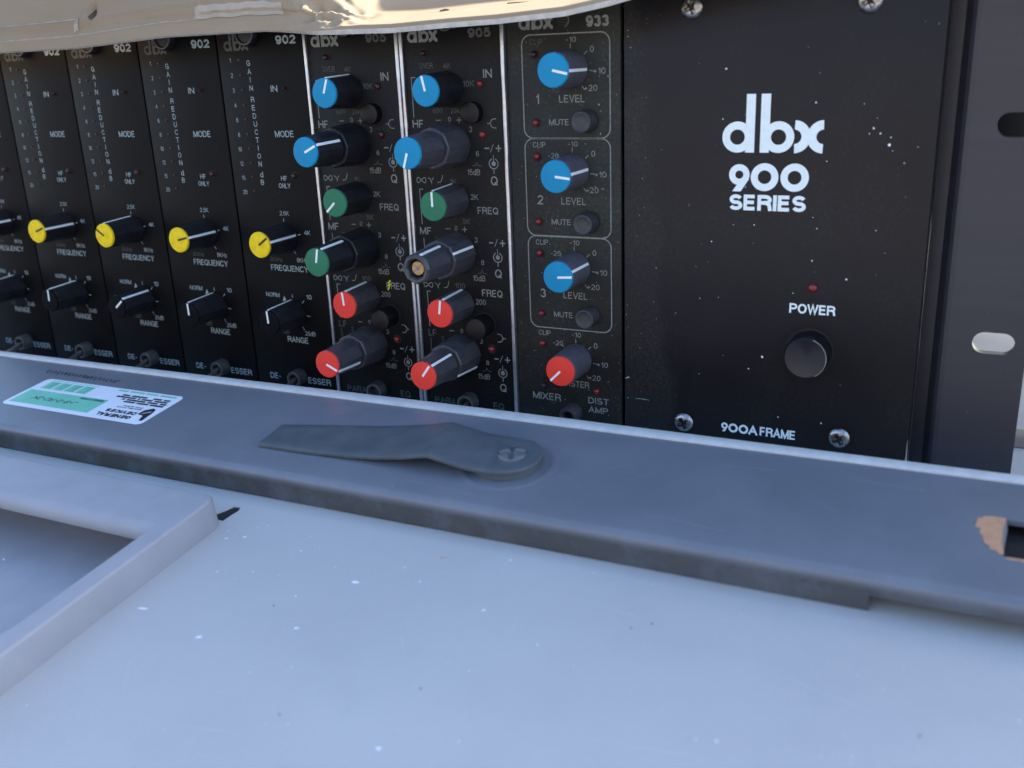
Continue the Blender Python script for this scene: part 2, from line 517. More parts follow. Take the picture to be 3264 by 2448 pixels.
def text(mb, s, u, z, h, w=None, bold=.012, y=-.06, mi=0, rot=0, plane=None):
    t = .125 + bold * 2.6                      # stem weight relative to height
    gap = .13 if bold < .03 else .075
    tot = sum(FONT[c][0] * (1 if True else 0) + t for c in s) + gap * (len(s) - 1)
    kx = (w / tot) if w else h * .86
    ky = h
    x = -tot / 2
    layer = 0
    for ch in s:
        gw, strokes = FONT[ch]
        for kind, pts in strokes:
            # stroke built at true aspect so that stems keep an even weight
            tw = t * (kx + ky) / 2
            P = []
            for a, b_ in pts:
                px_ = (x + t / 2 + a * gw) * kx
                py_ = -.5 * ky + tw / 2 + b_ * (ky - tw)
                P.append((px_ , py_))
            tmp = MB()
            stroke(tmp, P, tw, 0, closed=(kind == 'O'), ext=(tw / 2 if kind == 'L' else 0))
            c, sn = math.cos(rot), math.sin(rot)
            yy = y - .004 * layer
            layer = (layer + 1) % 5
            mb.add([(u + px * c - pz * sn, yy, z + px * sn + pz * c) for px, _, pz in tmp.v], tmp.f, mi)
        x += gw + t + gap

def stroke(mb, pts, w=.35, y=-.06, mi=0, closed=False, ext=0.0):
    pts = [Vector(p) for p in pts]
    n = len(pts)
    if ext and not closed:
        d = (pts[0] - pts[1]).normalized(); pts[0] = pts[0] + d * ext
        d = (pts[-1] - pts[-2]).normalized(); pts[-1] = pts[-1] + d * ext
    L, Rr = [], []
    for i in range(n):
        if closed or 0 < i < n - 1:
            d0 = (pts[i] - pts[i - 1]).normalized()
            d1 = (pts[(i + 1) % n] - pts[i]).normalized()
            t = d0 + d1
            if t.length < 1e-6:
                t = d1.copy()
            t.normalize()
            k = 1 / max(.42, t.dot(d1))
        else:
            t = (pts[1] - pts[0]).normalized() if i == 0 else (pts[-1] - pts[-2]).normalized()
            k = 1
        nrm = Vector((-t.y, t.x)) * w / 2 * k
        L.append((pts[i].x + nrm.x, pts[i].y + nrm.y))
        Rr.append((pts[i].x - nrm.x, pts[i].y - nrm.y))
    fs = []
    for i in range(n if closed else n - 1):
        j = (i + 1) % n
        fs.append((i, n + i, n + j, j))
    put2d(mb, L + Rr, fs, y, mi)

def arcpts(cx, cz, r, a0, a1, n=16):
    """clock angles in degrees, clockwise from 12 o'clock"""
    return [(cx + r * math.sin(math.radians(a0 + (a1 - a0) * i / n)), cz + r * math.cos(math.radians(a0 + (a1 - a0) * i / n))) for i in range(n + 1)]

def ringfill(mb, cx, cz, ro, ri, y=-.06, mi=0, a0=0, a1=360, n=40):
    o_ = arcpts(cx, cz, ro, a0, a1, n)
    i_ = arcpts(cx, cz, ri, a0, a1, n)
    put2d(mb, o_ + i_, [(k, n + 1 + k, n + 2 + k, k + 1) for k in range(n)], y, mi)

def rrect(x0, x1, z0, z1, r, n=8):
    p = []
    for cx, cz, a in ((x1 - r, z1 - r, 0), (x1 - r, z0 + r, 90), (x0 + r, z0 + r, 180), (x0 + r, z1 - r, 270)):
        p += arcpts(cx, cz, r, a, a + 90, n)
    return p

def plate(mb, outline, holes, y_front, thick, mi=0):
    """plate in the x-z plane with real holes"""
    vs, fs = fill2d([outline] + holes)
    fs = orient(vs, fs)
    mb.add([(a, y_front, c) for a, c in vs], fs, mi)
    mb.add([(a, y_front + thick, c) for a, c in vs], [f[::-1] for f in fs], mi)
    for lp in [outline] + holes:
        n = len(lp)
        mb.add([(a, y_front, c) for a, c in lp] + [(a, y_front + thick, c) for a, c in lp],
               [(k, (k + 1) % n, n + (k + 1) % n, n + k) for k in range(n)], mi)

def dbx_logo(mb, x0, z0, k, y=-.06, parts=None):
    """x0,z0 lower left; k = width / 27.6"""
    def T(pts):
        return [(x0 + a * k, z0 + b_ * k) for a, b_ in pts]
    ringfill(mb, x0 + 4.3 * k, z0 + 4.3 * k, 4.3 * k, 2.1 * k, y)
    put2d(mb, T([(6.6, .05), (9.15, .05), (9.15, 16.0), (6.6, 16.0)]), [(0, 1, 2, 3)], y - .02)
    put2d(mb, T([(10.7, .05), (13.3, .05), (13.3, 16.0), (10.7, 16.0)]), [(0, 1, 2, 3)], y - .02)
    ringfill(mb, x0 + 15.8 * k, z0 + 4.3 * k, 4.3 * k, 2.1 * k, y)
    # x: two back-to-back arcs
    for cx, a0, a1 in ((20.1, 2, 178), (28.0, 182, 358)):
        ringfill(mb, x0 + cx * k, z0 + 4.4 * k, 4.45 * k, 1.95 * k, y - (.02 if cx > 25 else 0), a0=a0, a1=a1, n=24)

# ------------------------------------------------------------------ shared controls
def screw_fn(R, H, rec=.62, star=.17):
    def fn(x, y):
        r = math.hypot(x, y)
        h = H * math.sqrt(max(0, 1 - (r / R) ** 2 * .96))
        c, s_ = math.cos(.5), math.sin(.5)
        xx, yy = x * c + y * s_, -x * s_ + y * c
        if r < rec * R and min(abs(xx), abs(yy)) < star * R:
            h -= H * .75
        return h
    return fn

def make_knob(parent, u, z, L, r0, r1, capmat, cap_ang=None, side_ang=None, y0=0, mat='knob', name='knob', mark='white_mark', hollow=False, ridges=8, rot=0):
    mb = MB()
    n = 96
    body = [(r0, 0), (r0 * 1.0, .6), (r1 + (r0 - r1) * .1, L - 1.6), (r1, L - 1.0), (r1 - .35, L - .7)]
    if hollow:
        prof = body[:-2] + [(r1 + .05, L - .9), (r1 - .5, L), (r1 - 1.3, L - .1), (r1 - 1.7, L - .8), (r1 - 1.8, L - 5)]
    else:
        prof = body
    lathe(mb, 0, 0, prof, n, ridges=ridges)
    o = mb.build(name, M[mat], parent, smooth=True)
    o.data.set_sharp_from_angle(angle=math.radians(16))
    o.location = (u * S, y0 * S, z * S)
    if side_ang is not None:
        a = math.radians(side_ang)
        m2 = MB()
        w = .42
        d = Vector((math.sin(a), math.cos(a)))
        t = Vector((d.y, -d.x))
        ye = L - 1.2
        p = []
        for (r, dd) in ((r0 * 1.0 + .16, .8), (r1 + .20, ye), (r1 + .05, L - .85)):
            for s_ in (-1, 1):
                p.append((d.x * r + t.x * w * s_, -dd, d.y * r + t.y * w * s_))
        for (r, dd) in ((r0 * .95, .8), (r1 * .95, ye), (r1 * .9, L - .85)):
            for s_ in (-1, 1):
                p.append((d.x * r + t.x * w * s_, -dd, d.y * r + t.y * w * s_))
        m2.add(p, [(0, 1, 3, 2), (2, 3, 5, 4), (0, 2, 8, 6), (2, 4, 10, 8), (1, 7, 9, 3), (3, 9, 11, 5), (4, 5, 11, 10), (0, 6, 7, 1)])
        m2.build('side_mark', M['white_mark'], o, smooth=False)
    if capmat:
        m3 = MB()
        lathe(m3, 0, 0, [(r1 - .12, L - 1.0), (r1 - .05, L - .35), (r1 - .3, L - .02), (r1 - .6, L + .02)], 48)
        m3.build('cap', M[capmat], o, smooth=True)
    if cap_ang is not None:
        a = math.radians(cap_ang)
        d = Vector((math.sin(a), math.cos(a)))
        t = Vector((d.y, -d.x))
        m4 = MB()
        yy = -(L + .12)
        w = .36
        q = [(d * (-.05) - t * w), (d * (-.05) + t * w), (d * (r1 - .25) + t * w), (d * (r1 - .25) - t * w)]
        v4 = [(p_.x, yy, p_.y) for p_ in q] + [(p_.x, -(L - .1), p_.y) for p_ in q]
        m4.add(v4, [(0, 1, 2, 3), (0, 4, 5, 1), (1, 5, 6, 2), (2, 6, 7, 3), (3, 7, 4, 0)])
        m4.build('pointer', M[mark], o)
    return o

def led(parent, u, z, r=1.1, mat='led', name='led_lamp', tilt=0):
    mb = MB()
    lathe(mb, 0, 0, [(r, 0), (r, .5), (r * .86, .95), (r * .5, 1.3), (r * .12, 1.42)], 16)
    o = mb.build(name, M[mat], parent, smooth=True)
    o.location = (u * S, 0, z * S)
    mb = MB()
    ringfill(mb, 0, 0, r * 1.38, r * 1.0, y=-.09, n=20)
    mb.build('rim', M['recess'], o)
    return o

def push_button(parent, u, z, R, r, L, mat='button', cupped=True):
    mb = MB()
    lathe(mb, 0, 0, [(r, 0), (r, L - .5), (r - .15, L - .1), (r - .5, L)] + ([(r - .9, L - .25), (r * .4, L - .45)] if cupped else []), 40)
    o = mb.build('push_button', M[mat], parent, smooth=True)
    o.location = (u * S, 0, z * S)
    mb = MB()
    ringfill(mb, 0, 0, R, r - .1, y=-.1, n=40)
    mb.build('hole_rim', M['recess'], o)
    return o

def toggle(parent, u, z, R=3.1, L=5, lever=True, mat='nickel_dark', down=-.5, out=1.0, side=0.0, reach=13):
    mb = MB()
    lathe(mb, 0, 0, [(R, 0), (R, L * .55), (R - .25, L * .7), (R - .35, L - .2), (R - .7, L), (R - 1.2, L - .1), (R - 1.5, L - 2.2)], 32, cap=True)
    o = mb.build('toggle_switch', M[mat], parent, smooth=True)
    o.location = (u * S, 0, z * S)
    mb = MB()
    ringfill(mb, 0, 0, R - .15, R - .75, y=-(L + .06), n=32)
    mb.build('bright_rim', M['nickel'], o)
    if lever:
        mb = MB()
        d = Vector((side, -out, down)).normalized()
        a = d.orthogonal().normalized()
        b_ = d.cross(a)
        p0 = Vector((0, -L + 2, 0))
        vs, fs = [], []
        secs = ((0, .95), (reach * .5, 1.15), (reach * .9, 1.5), (reach, 1.2), (reach + .4, .5))
        for t_, r in secs:
            for k in range(16):
                w = 2 * math.pi * k / 16
                vs.append(p0 + d * t_ + a * r * math.cos(w) + b_ * r * math.sin(w))
        for i in range(len(secs) - 1):
            for k in range(16):
                k2 = (k + 1) % 16
                fs.append((i * 16 + k, (i + 1) * 16 + k, (i + 1) * 16 + k2, i * 16 + k2))
        fs.append([(len(secs) - 1) * 16 + k for k in range(16)])
        mb.add(vs, fs)
        mb.build('lever', M['nickel_dark'], o, smooth=True)
    return o

def thumb_screw(parent, u, z, R=4.3, L=3.5, name='captive_screw'):
    mb = MB()
    lathe(mb, 0, 0, [(R, 0), (R, L - .5), (R - .4, L), (R - 1.0, L - .05), (R - 1.3, L - .6)], 64, ridges=16)
    o = mb.build(name, M['knob'], parent, smooth=True)
    o.location = (u * S, 0, z * S)
    mb = MB()
    ringfill(mb, 0, 0, R - .35, R - .75, y=-(L + .05), n=40)
    mb.build('worn_rim', M['nickel_dark'], o)
    return o

def faceplate(parent, u0, u1, z0, z1, mat, y=0, thick=2.0):
    mb = MB()
    mb.box(u0, u1, y, y + thick, z0, z1)
    return mb.build('faceplate', M[mat], parent, bevel=.28, seg=2)

# ------------------------------------------------------------------ setting
mb = MB()
mb.add([(-60000, -60000, -420), (60000, -60000, -420), (60000, 60000, -420), (-60000, 60000, -420)], [(0, 1, 2, 3)])
g = mb.build('ground', M['concrete'])
g['kind'] = 'structure'

# added unseen wall behind the camera; reflects neutral fill onto upright faces
mb = MB()
mb.box(-16000, 16000, -9300, -9000, -419, 3600)
wl = mb.build('added_fill_wall', M['fill_wall_finish'])
wl['kind'] = 'structure'

# pale bench the rack stands on; its top shows behind the ear
bench = empty('bench', 'pale painted bench top under and behind the black rack', 'bench', (0, 0, -8))
mb = MB()
mb.box(-300, 900, -26, 700, -22, 0)
mb.build('top', M['ghost'], bench, bevel=1)
mb = MB()
mb.box(405, 900, 41, 57.5, .02, .6)
mb.build('edge_strip', M['tape'], bench, bevel=.2, label='brown grey strip lying across the bench top')
for x, y in ((-280, 0), (860, 0), (-280, 660), (860, 660)):
    mb = MB()
    mb.box(x, x + 30, y, y + 30, -412, -22.2)
    mb.build('leg', M['chassis'], bench)

# ------------------------------------------------------------------ rack frame (19 inch) with power panel and right ear
rack = empty('equipment_rack', 'black rack housing with big white lettering, power button and slotted right ear', 'equipment rack', (304.8, 0, 0))
# chassis box behind the modules (open front lip)
mb = MB()
mb.box(-345, 86, 24, 260, -6, 129)
mb.build('chassis', M['chassis'], rack, bevel=.5)
mb = MB()
mb.box(-345, 86, 2.6, 23.9, 127.2, 129)
mb.box(-345, 86, 2.6, 23.9, -6, -4.8)
mb.build('module_guide', M['chassis'], rack)
# power face plate
mb = MB()
mb.box(.35, 86.6, 0, 16, -5.5, 132)
fp = mb.build('power_panel', M['power'], rack, bevel=.16)
mb = MB()
# thin bare metal sliver at the worn lower right corner of the panel
mb.add([(86.45, -.08, 6), (86.6, -.08, 6), (86.9, -.08, -5), (86.1, -.08, -5)], [(3, 2, 1, 0)])
mb.build('worn_edge', M['alu'], rack)
# ear, 8 mm behind the panel face, two slots
ear_x0, ear_x1 = 94.2, 113.85
def slot(x0, x1, z0, z1):
    return rrect(x0, x1, z0, z1, (z1 - z0) / 2 * .98, 10)
mb = MB()
plate(mb, [(ear_x0, -6), (ear_x1, -6), (ear_x1, 131), (ear_x0, 131)],
      [slot(100.35, 110.85, 33.0, 39.0), slot(100.35, 110.85, 90.8, 97.0)], 3.0, 3.0)
ep = [(94.2, 3.0), (93.0, 3.3), (92.0, 4.2), (91.3, 5.8), (90.2, 7.4), (86.7, 7.9)]
for (a, b_), (c_, d_) in zip(ep, ep[1:]):
    mb.add([(a, b_, -6), (c_, d_, -6), (c_, d_, 131), (a, b_, 131)], [(0, 3, 2, 1)])
mb.build('rack_ear', M['ear'], rack, bevel=0)
mb = MB()
mb.box(86.4, 93.5, 23.7, 27, -5.9, 129)
mb.build('side_bracket', M['chassis'], rack)
# dark upright of the case behind the upper slot
post = empty('rack_post', 'black upright post seen dark through the upper ear slot', 'post', (405, 30, -8))
mb = MB()
mb.box(-6, 16, 0, 12, 72, 170)
mb.box(-6, -3, 12, 20, 0.2, 170)
mb.build('upright', M['chassis'], post, bevel=.3)

# lettering on the power panel
mb = MB()
dbx_logo(mb, 30.0, 86.75, 1.0)
mb.build('logo', M['print_white'], rack)
mb = MB()
# 900
ringfill(mb, 35.2, 80.6, 2.95, 1.15)
put2d(mb, [(37.95, 79.3), (38.12, 81.0), (36.2, 80.0), (33.3, 75.85), (35.75, 75.85)], [(0, 2, 3, 4), (0, 1, 2)], -.08)
ringfill(mb, 42.4, 80.0, 3.9, 1.9)
ringfill(mb, 50.75, 80.0, 3.9, 1.9)
mb.f = [f[::-1] if False else f for f in mb.f]
mb.build('numerals', M['print_white'], rack)
mb = MB()
text(mb, 'SERIES', 43.4, 72.75, 4.5, 21.7, bold=.042)
mb.build('lettering', M['print_white'], rack)
mb = MB()
text(mb, 'POWER', 57.65, 42.6, 2.9, 12.9, bold=.03)
mb.build('lettering', M['print_white'], rack)
mb = MB()
# 900A FRAME
z9 = 2.95
ringfill(mb, 33.25, z9 + .45, 1.05, .42, n=20)
put2d(mb, [(34.25, z9 + .1), (34.3, z9 + .5), (33.6, z9 + .1), (32.5, z9 - 1.45), (33.4, z9 - 1.45)], [(0, 2, 3, 4), (0, 1, 2)], -.08)
ringfill(mb, 35.95, z9, 1.5, .8, n=24)
ringfill(mb, 39.15, z9, 1.5, .8, n=24)
text(mb, 'A', 42.1, z9, 2.9, 2.8, bold=.035)
text(mb, 'FRAME', 49.6, z9 + .1, 2.9, 10.8, bold=.035)
mb.build('lettering', M['print_white'], rack)
# screws
for x, z in ((20.4, 126.2), (67.6, 125.4), (20.2, 2.8), (67.6, 4.1)):
    mb = MB()
    polar(mb, 0, 0, 3.1, screw_fn(3.1, 1.6), nr=14, nt=56, y0=-.02)
    o = mb.build('screw', M['chrome'], rack, smooth=True)
    o.location = (x * S, 0, z * S)
    mb = MB()
    for a in (0, 90):
        rr = math.radians(a) + .5
        c_, s_ = math.cos(rr), math.sin(rr)
        w_, l_ = .42, 1.8
        put2d(mb, [(l_ * c_ * i + -w_ * s_ * j, -l_ * s_ * i - w_ * c_ * j) for i, j in ((-1, -1), (1, -1), (1, 1), (-1, 1))], [(0, 1, 2, 3)], y=-.62 - a * .0005)
    mb.build('cross_recess', M['recess'], o)
led(rack, 57.5, 49.0, 1.35)
# power push button
mb = MB()
lathe(mb, 0, 0, [(6.35, 0), (6.35, 5.6), (6.2, 6.2)], 64)
pb = mb.build('power_button', M['button_black'], rack, smooth=True)
pb.location = (57.6 * S, 0, 29.9 * S)
mb = MB()
lathe(mb, 0, 0, [(6.2, 6.2), (6.0, 7.0), (5.7, 7.25), (5.55, 7.2)], 64)
mb.build('cap', M['radial'], pb, smooth=True)
mb = MB()
ringfill(mb, 0, 0, 6.0, 5.8, y=-7.27, n=60, a0=20, a1=150)
mb.build('bright_rim', M['nickel'], pb)
mb = MB()
ringfill(mb, 0, 0, 7.1, 6.3, y=-.08, n=60)
mb.build('hole_rim', M['recess'], pb)
# dust specks as lint lying on the black panel
mb = MB()
def speck(mb, x, z, r, el=1.0, rot=0, y=-.07):
    p = []
    for k in range(6):
        a = k / 6 * 2 * math.pi
        rr = r * rnd.uniform(.6, 1.2)
        p.append((x + rr * el * math.cos(a) * math.cos(rot) - rr * math.sin(a) * math.sin(rot), z + rr * el * math.cos(a) * math.sin(rot) + rr * math.sin(a) * math.cos(rot)))
    put2d(mb, p, [list(range(6))], y)
for x, z, r in ((70.8, 93.4, .33), (72.6, 92.0, .33), (75.0, 89.1, .42), (75.3, 91, .2), (69.8, 92, .2), (55.4, 100.2, .3), (59.2, 84.6, .2), (27.6, 61, .22),
                (43.9, 26.9, .4), (40, 22.8, .25), (66.5, 52, .3), (30.5, 109.6, .28), (30, 96, .2), (56.8, 56.8, .3), (52, 47, .2), (24.5, 43.5, .15),
                (24.8, 19.5, .15), (57.6, 66, .2), (62.2, 8.0, .25), (49.5, 8.4, .2), (76, 87.5, .15), (71.5, 96, .15), (76.2, 60, .12), (40, 66.4, .2)):
    speck(mb, x, z, r)
for i in range(60):
    x = 1 + 84 * rnd.random() ** 2.0
    speck(mb, x, rnd.uniform(-3, 128), rnd.choice((.05, .06, .08, .1)), rnd.uniform(1, 2.2), rnd.uniform(0, 3))
for i in range(5):
    x0, z0 = rnd.uniform(1, 18), rnd.uniform(5, 120)
o = mb.build('dust_specks', M['print_white'], rack)
o['kind'] = 'stuff'
mb = MB()
stroke(mb, [(4.0, 8.9), (6.5, 8.95), (8.6, 8.8)], .16, y=-.07)
stroke(mb, [(-.6 + 1.2, 15.4), (1.9, 15.9)], .4, y=-.07)
mb.build('scratch', M['print_cool'], rack)

# ------------------------------------------------------------------ modules
def deesser(n, label, f_cap, f_side, r_cap, r_side, reach, capcol='yellow', lev_side=-.15):
    t = empty('deesser_module', label, 'audio module', (38.1 * n, 0, 0), 'black de-esser modules in a row')
    faceplate(t, .35, 37.75, -5.5, 128.5, 'deesser')
    A = MB(); B = MB()          # pale print, dim print
    text(A, '902', 30.8, 123.3, 2.9, 8.7, bold=.03)
    dbx_logo(B, 3.4, 120.3, .39)
    for i, s_ in enumerate(('1', '2', '3', '4', '6', '8', '10', '12', '15', '20')):
        z = 117.3 - 5.12 * i
        text(A, s_, 5.5 - (.4 if i > 5 else 0), z, 1.55, None, bold=.0)
    zz = 116.15
    for i, ch in enumerate('GAIN'):
        text(A, ch, 13.55, zz - 2.8 * i, 1.9, (1.55 if ch != 'I' else .3), bold=.005)
    for i, ch in enumerate('REDUCTION'):
        text(A, ch, 13.6, 103.85 - 2.8 * i, 1.9, (1.5 if ch != 'I' else .3), bold=.005)
    text(A, 'd', 13.7, 77.7, 2.0, 1.4, bold=.005)
    text(A, 'B', 13.65, 74.9, 1.9, 1.4, bold=.005)
    text(A, 'IN', 23.65, 107.4, 2.1, 2.9, bold=.01)
    text(A, 'MODE', 26.0, 92.0, 2.2, 8.3, bold=.01)
    text(A, 'HF', 23.7, 76.5, 1.75, 2.7, bold=.01)
    text(A, 'ONLY', 23.6, 73.85, 1.75, 5.2, bold=.01)
    text(A, '2.5K', 22.0, 63.9, 1.6, 4.1, bold=.0)
    text(A, '4K', 31.5, 57.2, 1.7, 2.7, bold=.0)
    text(B, '800Hz', 16.0, 46.6, 1.6, 5.5, bold=.0)
    text(A, '8KHz', 27.85, 46.9, 1.7, 4.8, bold=.0)
    text(A, 'FREQUENCY', 21.6, 43.55, 2.25, 17.1, bold=.01)
    fz = 55.0
    for a in (0, 78, 146):
        stroke(A, arcpts(21.4, fz, 5.9, a, a, 1)[:1] + arcpts(21.4, fz, 7.1, a, a, 1)[:1], .25)
    for a in (-78, -146):
        stroke(B, arcpts(21.4, fz, 5.9, a, a, 1)[:1] + arcpts(21.4, fz, 7.1, a, a, 1)[:1], .25)
    rz = 26.4
    text(A, 'NORM', 12.3, 33.0, 1.7, 6.4, bold=.005)
    put2d(A, [(16.7, 30.7), (18.4, 31.3), (17.6, 32.9)], [(0, 1, 2)])
    for a in (0, 45, 95, 147):
        stroke(A, arcpts(21.5, rz, 5.9, a, a, 1)[:1] + arcpts(21.5, rz, 7.4, a, a, 1)[:1], .25)
    for a in (-95, -147):
        stroke(B, arcpts(21.5, rz, 5.9, a, a, 1)[:1] + arcpts(21.5, rz, 7.4, a, a, 1)[:1], .25)
    text(A, '10', 29.1, 33.2, 1.75, 2.5, bold=.0)
    text(A, '20dB', 28.0, 19.0, 1.75, 4.7, bold=.0)
    text(B, '0dB', 16.4, 18.9, 1.6, 3.3, bold=.0)
    text(A, 'RANGE', 21.85, 16.1, 2.3, 9.7, bold=.01)
    text(A, 'DE-', 9.0, .5, 2.3, 5.2, bold=.01)
    text(A, 'ESSER', 29.9, .3, 2.4, 10.6, bold=.012)
    A.build('lettering', M['print_cool'], t)['kind'] = 'stuff'
    B.build('worn_lettering', M['print_dim'], t)['kind'] = 'stuff'
    for i in range(10):
        m_ = MB()
        m_.box(-.45, .45, -.25, 0, -.28, .28)
        o = m_.build('meter_lamp', M['led_dim'], t)
        o.location = (9.45 * S, 0, (117.3 - 5.06 * i) * S)
    led(t, 28.4, 107.5, .55, 'led_dim')
    led(t, 28.7, 77.5, 1.0, 'led_dim')
    thumb_screw(t, 15.0, 126.0, 4.3, 2.6)
    make_knob(t, 21.5, fz, 15, 5.3, 4.7, capcol, f_cap, f_side, mark='black_mark', name='frequency_knob')
    make_knob(t, 21.5, rz, 15, 5.3, 4.7, 'cap_black', r_cap, r_side, name='range_knob')
    toggle(t, 21.3, 1.6, 3.1, 4.6, True, down=-.42, side=lev_side, reach=reach)
    return t

deesser(0, 'de-esser module furthest left, cut off by the picture edge', 76, 78, -4, -2, 13)
deesser(1, 'de-esser module with a bright glint on its switch tip, second from the left edge', 70, 78, 3, 2, 14)
deesser(2, 'de-esser module whose lower knob line is turned right and yellow mark up left', -57, 0, 51, 42, 13)
deesser(3, 'de-esser module with almost level yellow cap mark, second left of the silver edge', 76, 79, -1, -3, 13)
deesser(4, 'de-esser module on the left of the first silver edge strip, yellow mark pointing up right', 55, 77, -3, -3, 13)

def pot_symbol(mb, u, z):
    ringfill(mb, u, z, 1.75, 1.42, a0=22, a1=338, n=28)
    ringfill(mb, u, z, .78, 0.0, n=16)
    stroke(mb, [(u, z + .6), (u, z + 2.75)], .22)
    stroke(mb, [(u, z - 1.7), (u, z - 3.1)], .3)

def shelf_symbol(mb, u, z, flip):
    """forked shelving curve sign"""
    k = -1 if flip else 1
    for s_ in (-1, 1):
        stroke(mb, [(u - k * .95, z), (u - k * .1, z + s_ * 1.25), (u + k * 1.3, z + s_ * 1.45)], .28)
    stroke(mb, [(u - k * 1.9, z), (u - k * .9, z)], .28)

def equalizer(n, label, kn):
    t = empty('equalizer_module', label, 'audio module', (38.1 * n, 0, 0), 'equalizer modules with coloured knobs')
    faceplate(t, 1.35, 36.75, -5.5, 128.5, 'eq')
    for x0, x1 in ((.25, 1.45), (36.65, 37.95)):
        m_ = MB()
        m_.box(x0, x1, -.9, 6, -5.8, 128.8)
        m_.build('silver_edge', M['alu'], t, bevel=.4, seg=3)
    A = MB(); B = MB()
    dbx_logo(A, 3.2, 120.3, .40)
    text(B, '905', 29.3, 122.4, 2.8, 8.1, bold=.035)
    P_, D_ = A, B
    text(D_, 'OVER', 9.6, 113.2, 1.8, 4.9)
    text(D_, '4K', 17.2, 112.9, 1.7, 2.7)
    stroke(A, [(5.3, 109.7), (3.75, 109.7)], .3); stroke(A, [(3.75, 109.85), (3.75, 97.2)], .28)
    text(D_, '10K', 24.7, 107.4, 1.9, 4.0)
    text(A, 'IN', 31.6, 110.3, 2.6, 3.1)
    text(D_, '600', 12.8, 99.3, 1.6, 3.5)
    text(D_, '20K', 19.4, 99.2, 1.6, 3.4)
    text(A, 'HF', 5.2, 95.2, 2.5, 4.2)
    text(A, 'MF', 5.4, 60.1, 2.5, 4.6)
    text(D_, 'LF', 5.4, 24.3, 2.4, 3.2)
    for z, uu in ((96.3, (12.9, 17.1, 20.6)), (61.1, (14.1, 17.2, 20.5)), (25.6, (13.2, 17.2, 21))):
        stroke(A, [(uu[0] - .9, z), (uu[0] + .9, z)], .25)
        text(A, '0', uu[1], z + .3, 1.5, 1.0, bold=0)
        stroke(A, [(uu[2] - .9, z), (uu[2] + .9, z)], .25); stroke(A, [(uu[2], z - .95), (uu[2], z + .95)], .25, y=-.07)
    for z in (93.4, 57.8, 22.9):
        text(A, '3', 24.6, z, 1.8, 1.1, bold=0)
    for z in (85.8, 50.3, 15.4):
        text(A, '6' if z > 80 else '8', 26.7, z, 1.6, 1.1, bold=0)
        text(D_, '3', 9.3, z + 7.2, 1.4, 1.0, bold=0)
    for z in (79.9, 44.9, 10.2):
        text(A, '15dB', 25.0, z, 1.9, 4.7, bold=.003)
    for z in (82.5, 47.1, 12.8):
        stroke(D_, [(24.6, z - .6), (25.8, z - .5), (26.3, z + .6), (26.8, z - .5), (28.2, z - .6)], .22)
    for z in (87.5, 57.1, 17.1):
        stroke(A, [(29.4, z), (31.0, z)], .42)
        stroke(A, [(31.4, z - 1.3), (32.6, z + 1.3)], .2)
        stroke(A, [(33.4, z), (35.4, z)], .42); stroke(A, [(34.4, z - 1.1), (34.4, z + 1.1)], .42, y=-.07)
    for z in (82.7, 52.3, 12.2):
        pot_symbol(A, 32.4, z)
    for z in (77.3, 46.9, 6.9):
        text(A, 'Q', 32.35, z, 2.9, 2.5)
    shelf_symbol(A, 32.6, 95.2, False)
    shelf_symbol(A, 32.2, 24.6, True)
    for z in (77.0, 41.4):
        pts = [(5.0 + 1.75 * math.sin(2 * math.pi * k / 24), z + .85 * math.sin(4 * math.pi * k / 24)) for k in range(24)]
        stroke(A, pts, .26, closed=True)
        stroke(A, [(7.6, z + .8), (8.4, z + .5), (8.9, z - 1.0), (9.1, z + .2), (9.8, z + .9)], .25)
        stroke(A, [(11.2, z - .6), (12.4, z - .5), (12.9, z + .4), (13.3, z + 1.8)], .25)
    text(D_, '1K', 17.1, 76.8, 1.7, 2.6); text(A, '2K', 24.8, 71.9, 1.8, 2.7, bold=.003)
    text(A, 'FREQ', 29.5, 67.6, 2.3, 7.6)
    text(D_, '5K', 21.3, 63.8, 1.8, 2.8)
    stroke(A, [(5.4, 74.0), (4.05, 74.0)], .3); stroke(A, [(4.05, 74.15), (4.2, 62.3)], .28); stroke(A, [(4.4, 57.6), (4.5, 54)], .28)
    text(D_, '100', 17.5, 41.8, 1.9, 3.9, bold=.003); text(A, 'FREQ', 29.7, 40.0, 2.4, 7.7)
    text(A, '200', 25.2, 36.7, 1.9, 3.8, bold=.003)
    stroke(A, [(5.7, 39.1), (4.35, 39.1)], .3); stroke(A, [(4.35, 39.25), (4.5, 26.6)], .28); stroke(D_, [(4.5, 22.4), (4.6, 17)], .28)
    text(D_, 'PARA', 8.9, -.6, 2.4, 8.5); text(D_, 'EQ', 30.3, -.1, 2.5, 4.2)
    A.build('lettering', M['print'], t)['kind'] = 'stuff'
    B.build('worn_lettering', M['print_dim'], t)['kind'] = 'stuff'
    led(t, 9.0, 117, .9, 'led_dim')
    led(t, 28.9, 107.3, 1.15, 'led' if n == 6 else 'led_dim')
    led(t, 28.9, 91.8, 1.25, 'led' if n == 6 else 'led_dim')
    led(t, 28.6, 20.5, 1.25, 'led')
    thumb_screw(t, 18.6, 126.3, 3.4, 2.5)
    push_button(t, 26.2, 98.6, 3.9, 3.45, 3.2, 'button_black', False)
    push_button(t, 26.4, 29.0, 4.2, 3.75, 7.0, 'button_black', False)
